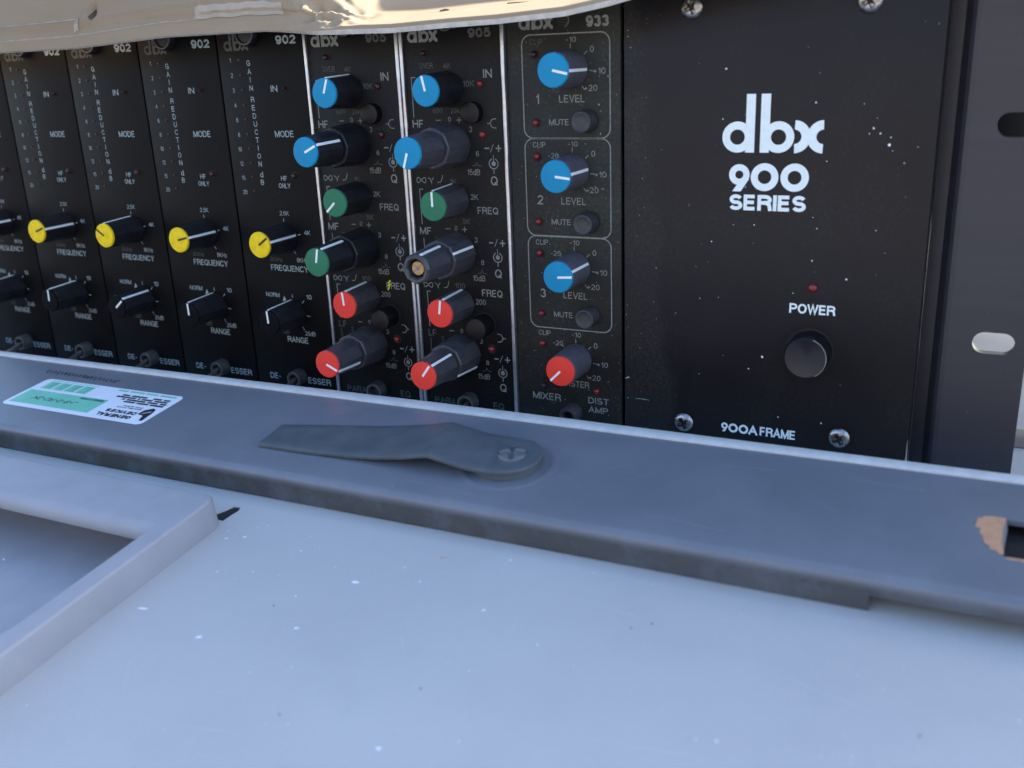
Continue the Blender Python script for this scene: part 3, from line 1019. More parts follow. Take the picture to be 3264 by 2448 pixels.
    for key in ('h', 'm', 'l'):
        k = kn[key]
        zs = {'h': 106.0, 'm': 70.7, 'l': 35.5}[key]
        zb = {'h': 88.6, 'm': 53.1, 'l': 17.9}[key]
        dusty = 'knob_dusty' if (n == 6 or key == 'l') else 'knob'
        make_knob(t, 17.2, zs, 14.3, 5.4, 4.8, k['c'], k['s'][0], k['s'][1], mat='knob' if key == 'h' else dusty, name='frequency_knob')
        make_knob(t, 17.2, zb, 13.6, 7.0, 6.3, None, None, k['r'], mat=dusty, name='gain_ring_knob', ridges=8)
        # inner knob of the concentric pair, standing on the ring knob
        fk = make_knob(t, 17.2, zb, 13.3, 5.5, 4.8, k.get('fc', k['c']), k['b'][0], k['b'][1], y0=-13.9, mat=dusty, name='gain_knob', hollow=k.get('hollow', False))
        m_ = MB()
        lathe(m_, 0, 0, [(5.0, -.4), (5.0, .1)], 40)
        m_.build('neck', M['recess'], fk)
        if k.get('hollow'):
            m_ = MB()
            lathe(m_, 0, 0, [(2.35, 6), (2.35, 11.3), (2.15, 11.6)], 32)
            sh = m_.build('brass_shaft', M['brass'], fk, smooth=True)
            m_ = MB()
            ringfill(m_, 0, 0, 3.6, 2.3, y=-8.4, n=32)
            m_.build('bore', M['recess'], fk)
            m_ = MB()
            stroke(m_, [(-1.8, -1.3), (1.8, 1.3)], .38, y=-11.66)
            ringfill(m_, .05, 0, .75, 0, y=-11.68, n=10)
            m_.build('slot', M['tape'], fk)
    toggle(t, 19.2, .6, 3.3, 4.2, n == 6, mat='nickel_dark', down=-.8, side=-.2, reach=6)
    return t

eq5 = equalizer(5, 'equalizer module right of the first silver edge, its middle large knob capped green', {
    'h': dict(c='blue', s=(20, 8), b=(64, 62), r=None),
    'm': dict(c='green', s=(-133, None), b=(12, 24), r=None),
    'l': dict(c='red', s=(-5, 6), b=(114, 118), r=None)})
mb = MB()
stroke(mb, [(26.3, 38.3), (27.0, 39.7), (26.9, 41.0), (27.6, 41.9)], .5, y=-.09)
stroke(mb, [(26.2, 39.9), (27.9, 40.5)], .35, y=-.1)
mb.build('yellow_scratch', M['marker'], eq5)
equalizer(6, 'equalizer module with one large knob missing its cap and showing the brass shaft', {
    'h': dict(c='blue', s=(-13, None), b=(-162, None), r=None),
    'm': dict(c='green', s=(0, -2), b=(None, 22), r=68, fc=None, hollow=True),
    'l': dict(c='red', s=(8, 14), b=(37, 42), r=128)})

# mixer module
mx = empty('mixer_module', 'dusty mixer module with three blue level knobs and a red master knob', 'audio module', (38.1 * 7, 0, 0))
faceplate(mx, 1.1, 37.4, -5.5, 130.5, 'mixer')
mb = MB()
mb.box(.2, .9, .9, 3, -5.5, 130)
mb.build('inner_edge', M['chassis'], mx)
A = MB(); B = MB()
dbx_logo(A, 4.8, 122.4, .405)
text(A, '933', 30.3, 124.0, 3.2, 7.2, bold=.05)
for (z0, z1) in ((90.7, 120.95), (60.35, 90.55), (29.95, 60.2)):
    stroke(A, rrect(5.6, 34.1, z0, z1, 2.9), .36, closed=True, y=-.06 - .004 * (z0 > 50))
zk = (110.9, 80.7, 50.2, 19.8)
for i, z in enumerate(zk):
    o_ = z - 110.9
    tgt = B if i == 0 else A
    text(tgt, 'CLIP', 10.5, 118.9 + o_ if i < 3 else 28.1, 1.7, 4.3, bold=.003)
    text(A, '-10', 21.8, 119.2 + o_ if i < 3 else 28.3, 1.6, 3.4, bold=.0)
    if i:
        text(A, '-20', 15.2, (85.4, 54.8, 25.0)[i - 1], 1.7, 3.6, bold=.0)
    text(A, '0', 28.5, z + 5.4, 1.8, 1.3, bold=.003)
    text(A, '+10', 30.8, z - .8, 1.8, 3.9, bold=.003)
    text(A, '+20', 28.0, z - 5.6, 1.8, 4.2, bold=.003)
    text(B, '-40', 15.9, z - 6.0, 1.7, 3.5, bold=.0)
    for a in (-45, 0, 46, 94, 143):
        stroke(A, arcpts(21.6, z - .2, 5.95, a, a, 1)[:1] + arcpts(21.6, z - .2, 7.4, a, a, 1)[:1], .26)
for i, z in enumerate((102.4, 71.7, 41.5)):
    text(A, '123'[i], 10.4, z, 2.9, 2.0 if i else 1.0, bold=.012)
    text(A, 'LEVEL', 21.8, (102.3, 71.55, 41.35)[i], 2.2, 8.4, bold=.008)
    text(A, 'MUTE', 17.4, (95.45, 64.9, 34.75)[i], 1.8, 6.6, bold=.006)
text(A, 'MASTER', 20.9, 11.4, 2.2, 10.4, bold=.008)
text(A, 'MIXER', 10.65, 5.85, 2.5, 10.3, bold=.012)
text(A, 'DIST', 29.3, 6.3, 2.2, 7.3, bold=.012)
text(A, 'AMP', 29.2, 3.1, 2.2, 6.9, bold=.012)
A.build('lettering', M['print'], mx)['kind'] = 'stuff'
B.build('worn_lettering', M['print_dim'], mx)['kind'] = 'stuff'
for i, (z, ca, sa) in enumerate(zip(zk, (103, 97, 86, -135), (93, 82, 68, None))):
    make_knob(mx, 21.6, z, 13.4, 5.4, 4.95, 'blue' if i < 3 else 'red', ca, sa, mat='knob_grey', name='level_knob' if i < 3 else 'master_knob', ridges=0)
for z in (95.4, 64.8, 34.8):
    led(mx, 9.75, z, 1.05)
    push_button(mx, 26.8, z + .4, 3.75, 3.15, 5.5)
for z in (85.1, 54.7, 24.5):
    led(mx, 9.8, z, 1.1)
led(mx, 9.8, 115.4, 1.0, 'led_dim')
led(mx, 9.9, 9.8, 1.0, 'led_dim')
led(mx, 28.8, 9.8, 1.1)
mb = MB()
ringfill(mb, 19.2, 124.7, 2.3, 1.7, y=-.07, a0=20, a1=160, n=20)
mb.build('worn_ring', M['print_dim'], mx)
mb = MB()
ringfill(mb, 19.0, 124.7, 1.75, 0, y=-.07, n=24)
mb.build('screw_hole', M['recess'], mx)
mb = MB()
lathe(mb, 0, 0, [(3.2, 0), (3.2, 4.6), (2.9, 5.2), (2.0, 5.2), (1.7, 4.8), (1.6, 2.0)], 36)
tb = mb.build('switch_barrel', M['nickel_dark'], mx, smooth=True)
tb.location = (20.3 * S, 0, 1.4 * S)
mb = MB()
ringfill(mb, 0, 0, 1.62, 0, y=-2.05, n=20)
mb.build('bore', M['recess'], tb)
mb = MB()
for i in range(260):
    r = rnd.random()
    speck(mb, rnd.uniform(2, 37), rnd.uniform(-3, 122), rnd.choice((.06, .08, .12)), rnd.uniform(1, 3), rnd.uniform(0, 3), y=-.065)
for x, z, r in ((33.5, 108.5, .25), (30.5, 100.5, .3), (31, 98.6, .2), (26, 89, .2), (31, 92, .25), (29, 76.2, .2), (31.5, 75.6, .3)):
    speck(mb, x, z, r, 1.6, rnd.uniform(0, 3), y=-.068)
o = mb.build('dust_specks', M['print'], mx)
o['kind'] = 'stuff'

# ------------------------------------------------------------------ grey case in front: rail, spring clip, sticker
def strip2(mb, vs2, fs, h, mi=0):
    mb.add([(a, b_, h) for a, b_ in vs2], fs, mi)

case = empty('case_rail', 'grey enamel steel rail with pale rear edge, running in front of the black rack', 'rail', mat=FM)
S0, S1 = -420, 330
# bent sheet: top face with hole, rounded bend, front face with notch
mb = MB()
hole = [(217.5, -17.0), (233.5, -17.0), (233.5, -32.2), (217.5, -32.2)]
out = [(S0, 0.0), (S0, -45.6), (S1, -45.6), (S1, 0.0)]
vs, fs = fill2d([out, hole])
fs = orient(vs, fs)
strip2(mb, vs, fs, 0)
strip2(mb, vs, [f[::-1] for f in fs], -1.3)
n_ = len(hole)
mb.add([(a, b_, 0) for a, b_ in hole] + [(a, b_, -1.3) for a, b_ in hole], [(k, (k + 1) % 4, 4 + (k + 1) % 4, 4 + k) for k in range(4)])
prof = [(-45.6, 0)]
for k in range(1, 9):
    a = math.radians(90 * k / 8)
    prof.append((-45.6 - 2.6 * math.sin(a), -2.6 + 2.6 * math.cos(a)))
NX = 60
def front(s0, s1, hb):
    pr = prof + [(-48.35, hb)]
    nn = len(pr)
    for i in range(nn - 1):
        vs_ = []
        for j in range(NX + 1):
            s_ = s0 + (s1 - s0) * j / NX
            for q in (i, i + 1):
                vs_.append((s_, pr[q][0], pr[q][1]))
        mb.add(vs_, [(2 * j, 2 * j + 1, 2 * j + 3, 2 * j + 2) for j in range(NX)])
    # inside skin
    mb.add([(s0, -46.9, hb), (s1, -46.9, hb), (s1, -46.9, -1.4), (s0, -46.9, -1.4)], [(0, 1, 2, 3)])
    mb.add([(s0, -46.9, hb), (s1, -46.9, hb), (s1, -48.35, hb), (s0, -48.35, hb)], [(0, 1, 2, 3)])
    for s_ in (s0, s1):
        mb.add([(s_, -46.9, hb), (s_, -48.35, hb), (s_, -48.35, -2.6), (s_, -46.9, -2.6)], [(0, 1, 2, 3)])
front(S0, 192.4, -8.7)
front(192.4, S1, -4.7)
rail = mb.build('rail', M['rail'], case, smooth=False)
bm = bmesh.new(); bm.from_mesh(rail.data)
bmesh.ops.remove_doubles(bm, verts=bm.verts, dist=.00002)
bmesh.ops.recalc_face_normals(bm, faces=bm.faces)
bm.to_mesh(rail.data); bm.free()
rail.data.shade_smooth()
rail.data.set_sharp_from_angle(angle=math.radians(40))
# pale rear edge
mb = MB()
NE = 120
vs_, fs_ = [], []
for j in range(NE + 1):
    s_ = S0 + (S1 - S0) * j / NE
    t1 = 3.3 + 1.3 * math.exp(-((s_ - 60) / 130) ** 2) + .12 * noise.noise(Vector((s_ * .3, 0, 0)))
    for p in ((.0, -3), (.0, .35), (.45, .65), (t1 - .4, .75), (t1, .5), (t1, -3)):
        vs_.append((s_, p[0], p[1]))
for j in range(NE):
    for q in range(5):
        fs_.append((j * 6 + q, j * 6 + q + 1, (j + 1) * 6 + q + 1, (j + 1) * 6 + q))
mb.add(vs_, fs_)
mb.build('rear_edge', M['lip'], case, smooth=True)
# rust chips round the hole
mb = MB()
def blob(mb, pts, h, mi=0, jit=.25):
    c = (sum(p[0] for p in pts) / len(pts), sum(p[1] for p in pts) / len(pts))
    out_ = []
    n = len(pts)
    for i in range(n):
        a, b_ = pts[i], pts[(i + 1) % n]
        for t_ in (0, .33, .66):
            out_.append((a[0] + (b_[0] - a[0]) * t_ + rnd.uniform(-jit, jit), a[1] + (b_[1] - a[1]) * t_ + rnd.uniform(-jit, jit)))
    v2, f2 = fill2d([out_])
    strip2(mb, v2, orient(v2, f2), h, mi)
blob(mb, [(217.3, -16.6), (213.6, -16.4), (211.4, -18.0), (211.2, -21), (212.6, -23.4), (213.4, -26.4), (214.9, -30.2), (217.3, -31.6)], .06, jit=.45)
blob(mb, [(217.5, -32.4), (224, -32.4), (222, -33.3), (218, -33.2)], .06)
mb.build('bare_metal_chip', M['rust'], case)
mb = MB()
blob(mb, [(192.5, -48.45), (194.6, -48.45), (194.2, -49.0), (192.6, -49.0)], -8.6, jit=.05)
blob2 = MB()
blob(blob2, [(217.4, -16.2), (213.2, -15.9), (210.9, -17.8), (210.7, -21.3), (212.0, -24.0), (212.9, -26.8), (214.5, -30.8), (217.4, -32.0)], .035, jit=.4)
blob2.build('chipped_paint_edge', simple('dull_primer', (.20, .18, .17), .8), case)
# scuffs worn into the rail top
mb = MB()
for s0_, t0_, s1_, t1_, w_ in ((150, -9.5, 163, -8.6, .35), (181, -7.5, 199, -9.0, .45), (120, -20, 127, -15.5, .3), (128, -24, 133, -19, .25), (112, -27, 118, -31, .25), (10, -8.5, 26, -9.4, .22),
                               (-30, -17, -12, -18.5, .25), (-20, -24, -8, -21.5, .2), (60, -3.2, 74, -3.6, .3), (140, -38, 158, -40, .3), (70, -40.5, 92, -42.3, .3), (-5, -38, 12, -40, .25), (176, -21, 181, -24, .3)):
    n_ = 9
    stroke(mb, [(s0_ + (s1_ - s0_) * k / n_ + rnd.uniform(-.15, .15), t0_ + (t1_ - t0_) * k / n_ + rnd.uniform(-.12, .12)) for k in range(n_ + 1)], w_ * .55, y=0)
mb.v = [(x, z, .03) for x, y, z in mb.v]
sc_ = mb.build('scuffs', simple('scuffed_paint', (.25, .27, .31), .6), case)
sc_['kind'] = 'stuff'
# pencil scribble
mb = MB()
for base_s, n in ((-118, 7), (-108, 8), (-97, 9)):
    pts = []
    for k in range(n * 4):
        s_ = base_s + k * .55
        pts.append((s_ + .25 * math.sin(k * 2.3), -7.0 - (s_ + 118) * .03 + 1.7 * math.sin(k * 1.7) * rnd.uniform(.4, 1)))
    stroke(mb, pts, .42, y=0)
stroke(mb, [(-80, -7.0), (-77.4, -7.0), (-79.4, -8.6), (-80.1, -9.2)], .28, y=0)
mb.v = [(x, z, .05) for x, y, z in mb.v]
mb.build('pencil_scribble', M['pen'], case)

# sticker (its own upright direction is turned away from the camera)
stk = MB()
def FS(pts):
    """sticker plan (x right, y up as printed) -> rail plane"""
    return [(-40 - x, -12.6 - y) for x, y in pts]
v2, f2 = fill2d([FS([(a, b_) for a, b_ in rrect(0, 70, 0, 21.6, 2.2)])])
strip2(stk, v2, orient(v2, f2), .12)
loop = FS(rrect(0, 70, 0, 21.6, 2.2))
nl = len(loop)
stk.add([(a, b_, .12) for a, b_ in loop] + [(a, b_, 0.01) for a, b_ in loop], [(k, (k + 1) % nl, nl + (k + 1) % nl, nl + k) for k in range(nl)])
so = stk.build('sticker', M['sticker'], case, label='white and green equipment sticker seen upside down')
gm = MB(); im = MB(); dm = MB()
def srect(mb, x0, x1, y0, y1, h=.15):
    v = FS([(x0, y0), (x1, y0), (x1, y1), (x0, y1)])
    mb.add([(a, b_, h) for a, b_ in v], [(0, 1, 2, 3)])
def stext(mb, s_, x, y, hh, w, bold=.01, h=.18, skew=0):
    tmp = MB()
    text(tmp, s_, 0, 0, hh, w, bold=bold, y=0)
    pts = [(x + px + skew * pz, y + pz, py) for px, py, pz in tmp.v]
    mb.add([(-40 - a, -12.6 - b_, h - dy) for a, b_, dy in pts], tmp.f)
srect(gm, 27.5, 68.3, 9.3, 19.4)
for i in range(4):
    srect(gm, 42.0 + i * 6.1, 47.3 + i * 6.1, 2.0, 7.6)
for x0, x1 in ((2.6, 10.5), (11.5, 17), (18, 25), (26, 31)):
    srect(gm, x0, x1, .9, 2.0)
srect(gm, 41, 66, .9, 1.3)
for i in range(4):
    for j in range(5):
        srect(dm, 42.4 + i * 6.1, 46.2 + i * 6.1 - rnd.random() * 1.5, 2.6 + j * 1.0, 2.9 + j * 1.0, .17)
stext(im, 'GENERAL', 15.7, 18.5, 2.2, 16.6, bold=.055)
stext(im, 'DEVICES', 15.0, 15.5, 2.1, 14.2, bold=.055)
ringf = [(7.0, 15.6), (2.4, 10.8), (4.4, 10.4), (6.8, 11.2), (7.4, 13.4), (5.0, 15.0), (2.6, 19.6), (1.4, 19.4), (2.4, 14.5)]
v2, f2 = fill2d([FS([(7.3, 15.4), (7.0, 12.4), (4.6, 10.4), (2.9, 11.2), (2.1, 14.0), (1.5, 19.2), (2.9, 19.2), (4.2, 16.0)])])
im.add([(a, b_, .18) for a, b_ in v2], orient(v2, f2))
v2, f2 = fill2d([FS([(5.9, 15.0), (5.8, 14.6), (3.4, 12.6), (3.2, 13.0)])])
gm2 = MB()
gm2.add([(a, b_, .2) for a, b_ in v2], orient(v2, f2))
gm2.build('sticker_line', M['sticker'], so)
stext(im, 'INDUSTRIAL ESTATE', 14.2, 12.5, .9, 11.8)
stext(im, 'SERVICE AND REPAIR', 13.5, 11.3, .8, 9.5)
for i, (s_, w) in enumerate((('Professional Studio Supply Ltd', 25), ('Unit 5, The Sidings, by the station', 24), ('Telephone and Facsimile', 19))):
    pass
for j, segs in enumerate((((2, 8.4), (9.2, 14.8), (15.6, 21)), ((2, 5), (6.2, 11), (12, 21), (22, 23.4)), ((3, 9), (10, 15.2), (16, 17), (18, 27.6)), ((3, 6), (7, 11), (14, 21.2), (22.4, 26)))):
    y = 8.1 - j * 1.45
    for a, b_ in segs:
        x = a
        while x < b_:
            w = min(rnd.uniform(.4, .8), b_ - x)
            srect(im, x, x + w * .86, y, y + 1.05, .18)
            x += w
srect(dm, 28.6, 40.6, 9.9, 11.3, .17)
stext(im, 'MODEL / TYPE', 34.6, 10.6, 1.2, 11.6, bold=.02, h=.19)
stext(im, 'J-8-0-R2-2K', 49.5, 14.6, 2.3, 22.5, bold=.0, skew=.35)
gm.build('sticker_print_green', M['sticker_green'], so)
im.build('sticker_print_black', M['sticker_ink'], so)
dm.build('sticker_fine_print', simple('sticker_mid_green', (.10, .36, .26), .5), so)

# spring clip
clip_secs = []
ctrl = [  # s_near, t_near, s_far, t_far, height of underside
    (12.4, -36.0, 11.4, -22.8, .05), (22, -36.0, 21, -20.8, .12), (33, -35.7, 31.5, -18.6, .25), (44.8, -35.3, 43, -16.8, .55), (55, -35.1, 52.5, -15.7, 1.35),
    (64, -34.9, 61.5, -15.1, 2.6), (72.6, -34.8, 69.8, -14.9, 4.35), (73.2, -34.8, 70.4, -14.9, 4.4), (73.9, -34.8, 71.1, -14.9, 4.25),
    (84.6, -34.7, 82.8, -15.1, 2.3), (85.2, -34.7, 83.4, -15.1, 2.22), (92, -34.9, 92, -15.1, 2.2)]
for k in range(1, 10):
    a = math.radians(90 * k / 9.2)
    ctrl.append((92 + 11.0 * math.sin(a), -25.0 - 9.9 * math.cos(a) ** .85, 92 + 11.0 * math.sin(a), -25.0 + 9.9 * math.cos(a) ** .85, 2.2))
mb = MB()
TH = 1.15
rows = []
for (sn, tn, sf, tf, h) in ctrl:
    row = []
    for k in range(7):
        t_ = tn + (tf - tn) * k / 6
        sk = sn + (sf - sn) * k / 6
        row.append((sk, t_, h + TH))
    rows.append(row)
nr = len(rows)
vs_ = [p for r in rows for p in r] + [(p[0], p[1], p[2] - TH) for r in rows for p in r]
off = nr * 7
fs_ = []
for i in range(nr - 1):
    for k in range(6):
        a = i * 7 + k
        fs_.append((a, a + 1, a + 8, a + 7)[::-1])
        fs_.append((off + a, off + a + 1, off + a + 8, off + a + 7))
    for k in (0, 6):
        a = i * 7 + k
        fs_.append((a, a + 7, off + a + 7, off + a))
for i in (0, nr - 1):
    for k in range(6):
        a = i * 7 + k
        fs_.append((a, a + 1, off + a + 1, off + a))
mb.add(vs_, fs_)
clip = mb.build('spring_clip', M['clip'], case, bevel=.15, seg=2, angle=50, label='bent flat steel spring clip with rounded end')
# round boss under the clip end, faint dent ring around it
mb = MB()
vs_, fs_ = [], []
for r, h in ((10.6, .02), (10.6, 1.7), (10.2, 2.12), (1.1, 2.15)):
    for k in range(48):
        a = 2 * math.pi * k / 48
        vs_.append((92.6 + (r - 1.0) * math.cos(a), -24.8 + (r - 1.0) * math.sin(a), h))
for i in range(3):
    for k in range(48):
        fs_.append((i * 48 + k, i * 48 + (k + 1) % 48, (i + 1) * 48 + (k + 1) % 48, (i + 1) * 48 + k))
mb.add(vs_, fs_)
mb.build('boss', M['clip'], clip, smooth=True)
mb = MB()
vs_, fs_ = [], []
for r, h in ((11.6, .02), (12.4, .22), (13.4, .25), (14.6, .02)):
    for k in range(64):
        a = 2 * math.pi * k / 64
        vs_.append((93.0 + r * math.cos(a), -24.6 + r * math.sin(a), h))
for i in range(3):
    for k in range(64):
        fs_.append((i * 64 + k, i * 64 + (k + 1) % 64, (i + 1) * 64 + (k + 1) % 64, (i + 1) * 64 + k))
mb.add(vs_, fs_)
mb.build('pressed_ring', M['rail'], clip, smooth=True)
# painted-over cross-head screw
mb = MB()
def psf(x, y):
    r = math.hypot(x, y)
    h = 1.35 * math.sqrt(max(0, 1 - (r / 4.1) ** 2)) ** .7
    c, s_ = math.cos(.35), math.sin(.35)
    xx, yy = x * c + y * s_, -x * s_ + y * c
    if r < 3.7:
        h -= 1.0 * max(0, 1 - (min(abs(xx), abs(yy)) / .85) ** 2)
    if r > 3.9:
        h = -.05
    return h
polar(mb, 0, 0, 4.1, psf, nr=20, nt=72)
mb.v = [(x + 94.6, z - 24.6, -y + 3.3) for x, y, z in mb.v]
mb.f = [f[::-1] for f in mb.f]
mb.build('screw', M['clip'], clip, smooth=True)
# small light specks on rail
mb = MB()
for s_, t_ in ((-5.7, -25.4), (-3.3, -41.5), (-23.5, -12.2), (18.9, -32.4), (36, -9.0), (110, -26), (150, -15), (-90, -40), (62, -42), (130, -12), (172, -34)):
    speck(mb, s_, t_, .35, 1.5, rnd.uniform(0, 3), y=0)
for i in range(90):
    speck(mb, rnd.uniform(-160, 220), rnd.uniform(-45, -1), rnd.choice((.08, .12, .16)), rnd.uniform(1, 2.5), rnd.uniform(0, 3), y=0)
mb.v = [(x, z, .04) for x, y, z in mb.v]
o = mb.build('pale_specks', M['print'], case)
o['kind'] = 'stuff'

# ------------------------------------------------------------------ light grey sheet metal unit in the foreground
unit = empty('steel_cover', 'large light grey painted steel cover with raised frame, lying in the foreground', 'metal cover', mat=FM)
HB = -9.0
mb = MB()
out = [(-420, -420), (520, -420), (520, -2), (-420, -2)]
slot_ = [(13.0, -62.4), (19.1, -62.6), (19.4, -59.4), (19.9, -56.7), (19.1, -55.0), (16.7, -55.2), (15.7, -57.6)]
rec = [(-418, -67), (12.0, -67), (12.0, -84), (9.6, -131), (10.2, -133), (10.2, -418), (-418, -418)]
v2, f2 = fill2d([out, slot_, rec])
f2 = orient(v2, f2)
strip2(mb, v2, f2, HB)
strip2(mb, v2, [f[::-1] for f in f2], HB - 1.5)
mb.add([(a, b_, HB) for a, b_ in slot_] + [(a, b_, HB - 1.5) for a, b_ in slot_], [(k, (k + 1) % 7, 7 + (k + 1) % 7, 7 + k) for k in range(7)])
for (a, b_), (c_, d_) in zip(out, out[1:] + out[:1]):
    mb.add([(a, b_, HB), (c_, d_, HB), (c_, d_, HB - 60), (a, b_, HB - 60)], [(0, 1, 2, 3)])
mb.build('cover_sheet', M['sheet'], unit)
mb = MB()
mb.add([(-419, -64, -17), (13.9, -64, -17), (13.9, -419, -17), (-419, -419, -17)], [(0, 3, 2, 1)])
mb.add([(13.9, -64, -17), (13.9, -419, -17), (13.9, -419, HB - 1.6), (13.9, -64, HB - 1.6)], [(0, 1, 2, 3)])
mb.build('recess_floor', M['frame_paint'], unit)
mb = MB()
mb.add([(12, -66, HB - .35), (23, -66, HB - .35), (23, -52, HB - .35), (12, -52, HB - .35)], [(0, 1, 2, 3)])
mb.build('slot_shade_sheet', M['slit'], unit)  # black sheet close under the slot stands in for its deep shade
# raised frame: folded sheet, hollow below; rear bar with a rolled inner edge, solid right bar
HT = .0
def cover_mesh(name, bm, ang=30):
    for v in bm.verts:
        v.co *= S
    me = bpy.data.meshes.new(name)
    bm.to_mesh(me); bm.free()
    me.materials.append(M['frame_paint'])
    me.shade_smooth()
    me.set_sharp_from_angle(angle=math.radians(ang))
    return link(bpy.data.objects.new(name, me), unit)
def prism(loop, h0, h1):
    bm = bmesh.new()
    n = len(loop)
    top = [bm.verts.new((a, b_, h1)) for a, b_ in loop]
    bot = [bm.verts.new((a, b_, h0)) for a, b_ in loop]
    bm.faces.new(top)
    bm.faces.new(bot[::-1])
    for k in range(n):
        bm.faces.new((top[k], bot[k], bot[(k + 1) % n], top[(k + 1) % n]))
    bmesh.ops.recalc_face_normals(bm, faces=bm.faces)
    es = [e for e in bm.edges if all(abs(v.co.z - h1) < 1e-6 for v in e.verts)]
    return bm, es
# rear wall + right bar in one folded piece (closed solid), top skin thin over the hollow
corner = [(20.3 - 3.0 + 3.0 * math.sin(math.radians(a)), -63.2 - 5.0 + 5.0 * math.cos(math.radians(a))) for a in range(0, 91, 9)]
loop = [(-420, -63.2)] + corner + [(20.3, -420), (14.2, -420), (14.2, -65.2), (-420, -65.2)]
bm, es = prism(loop, HB + .02, HT)
bmesh.ops.bevel(bm, geom=[e for e in es if max(v.co.x for v in e.verts) > 14.5 or min(v.co.y for v in e.verts) > -64], offset=.9, segments=4, affect='EDGES', profile=.5)
cover_mesh('raised_frame', bm)
mb = MB()
prof_ = [(-64.9, -.02), (-79.6, -.02)]
for k in range(1, 10):
    a = math.radians(95 * k / 9)
    prof_.append((-79.6 - 3.6 * math.sin(a), -.02 - 3.6 + 3.6 * math.cos(a)))
prof_ += [(-83.0, -4.6), (-82.2, -4.6), (-82.0, -3.6), (-79.6, -1.2), (-64.9, -1.2)]
ss = [-420 + i * 10 for i in range(41)] + [-10 + i * 2 for i in range(11)]
def inset(s_):
    # the roll dies into the right bar
    return 1 - sstep(11.0, 14.4, s_) * .0
rows_ = []
ss = [s_ for s_ in ss if s_ < 13] + [13.2, 14.25]
for s_ in ss:
    for (t_, h_) in prof_:
        rows_.append((s_, t_, h_))
np_ = len(prof_)
for i in range(len(ss) - 1):
    for k in range(np_):
        k2 = (k + 1) % np_
        mb.f.append([i * np_ + k, i * np_ + k2, (i + 1) * np_ + k2, (i + 1) * np_ + k]); mb.mi.append(0)
mb.v = rows_
mb.build('rolled_bar', M['frame_paint'], unit, smooth=True)
# inner hem along the right bar, stepping where the seam is torn
pts = [(14.1, -80), (14.1, -420), (10.4, -420), (9.8, -131), (11.2, -126.5), (12.4, -124), (11.8, -122), (12.4, -96), (12.9, -92), (12.6, -84), (13.4, -80)]
bm, es = prism(pts, -16.9, -1.3)
bmesh.ops.bevel(bm, geom=es, offset=.5, segments=3, affect='EDGES')
cover_mesh('inner_hem', bm)
mb = MB()
# hairline scratches on the cover
mb = MB()
for s0_, t0_, s1_, t1_ in ((60, -98, 74, -92), (130, -64, 146, -66), (96, -88, 102, -96), (150, -104, 171, -101), (40, -118, 47, -126), (118, -72, 121, -80), (182, -75, 197, -79), (66, -130, 84, -127)):
    n_ = 8
    stroke(mb, [(s0_ + (s1_ - s0_) * k / n_ + rnd.uniform(-.2, .2), t0_ + (t1_ - t0_) * k / n_ + rnd.uniform(-.15, .15)) for k in range(n_ + 1)], .14, y=0)
mb.v = [(x, z, HB + .03) for x, y, z in mb.v]
hs = mb.build('hairline_scratches', simple('scratched_enamel', (.56, .56, .56), .6), unit)
hs['kind'] = 'stuff'
# chips and nicks in the paint
mb = MB(); db = MB(); ob_ = MB()
for s_, t_, r, el, rot in ((74.3, -75.4, .75, 1.5, .1), (28.0, -101.9, .45, 3.6, .25), (50.3, -105.8, .6, 1.6, .6), (71.2, -95.3, .4, 2.2, .5), (111.5, -120.7, .6, 1.4, 0),
                        (172.3, -96.2, .4, 1.3, 0), (107.6, -54.8, .3, 1.5, 0), (110.7, -75.0, .35, 1.4, 1), (31.5, -67.3, .4, 1.8, .5), (51.5, -68.1, .3, 1.3, 0),
                        (15.6, -132, .5, 2.4, .9), (45, -80, .25, 1.5, 0), (63, -85, .2, 1.4, 0), (90, -70, .25, 1.6, 0), (83, -66, .2, 2, 1), (128, -82, .25, 1.3, 0),
                        (24.6, -66.4, .25, 1.4, 0), (26.5, -69.6, .3, 2, .8), (-30, -98, .3, 1.4, 0)):
    speck(mb, s_, t_, r, el, rot, y=0)
for i in range(80):
    speck(mb, rnd.uniform(22, 230), rnd.uniform(-150, -50), rnd.choice((.09, .12, .18)), rnd.uniform(1, 2), rnd.uniform(0, 3), y=0)
mb.v = [(x, z, HB + .04) for x, y, z in mb.v]
o = mb.build('paint_chips', M['chip'], unit); o['kind'] = 'stuff'
for s_, t_ in ((145.5, -70.2), (149.3, -67.2), (110.4, -103.0), (206.5, -82.3), (60, -90), (165, -118), (86, -120)):
    speck(db, s_, t_, .3, 1.3, rnd.uniform(0, 3), y=0)
db.v = [(x, z, HB + .04) for x, y, z in db.v]
o = db.build('dark_nicks', M['dark_chip'], unit); o['kind'] = 'stuff'
speck(ob_, 90.2, -59.3, .42, 1.2, .6, y=0)
speck(ob_, 91.2, -59.0, .2, 3, .1, y=0)
ob_.v = [(x, z, HB + .04) for x, y, z in ob_.v]
ob_.build('orange_fleck', M['rust'], unit)

# ------------------------------------------------------------------ cardboard flap over the rack; unseen box behind it added to block sun
box = empty('cardboard_box', 'torn cardboard flap hanging over the module tops, unseen box behind added to block sun', 'cardboard box', (200, 0, 129))
mb = MB()
def bwall(x0, x1, y0, y1, z0, z1):
    mb.box(x0 - 200, x1 - 200, y0, y1, z0 - 129, z1 - 129)
bwall(-330, 960, 150, 153, 131, 236)
bwall(-330, 960, 420, 423, 131, 236)
bwall(-330, -327, 153.2, 419.8, 131, 236)
bwall(957, 960, 153.2, 419.8, 131, 236)
mb.build('sun_block_wall', M['cardboard'], box, bevel=.6)
mb = MB()
bwall(-330, 960, 150, 423, 129.3, 130.8)
mb.build('bottom', M['cardboard'], box)

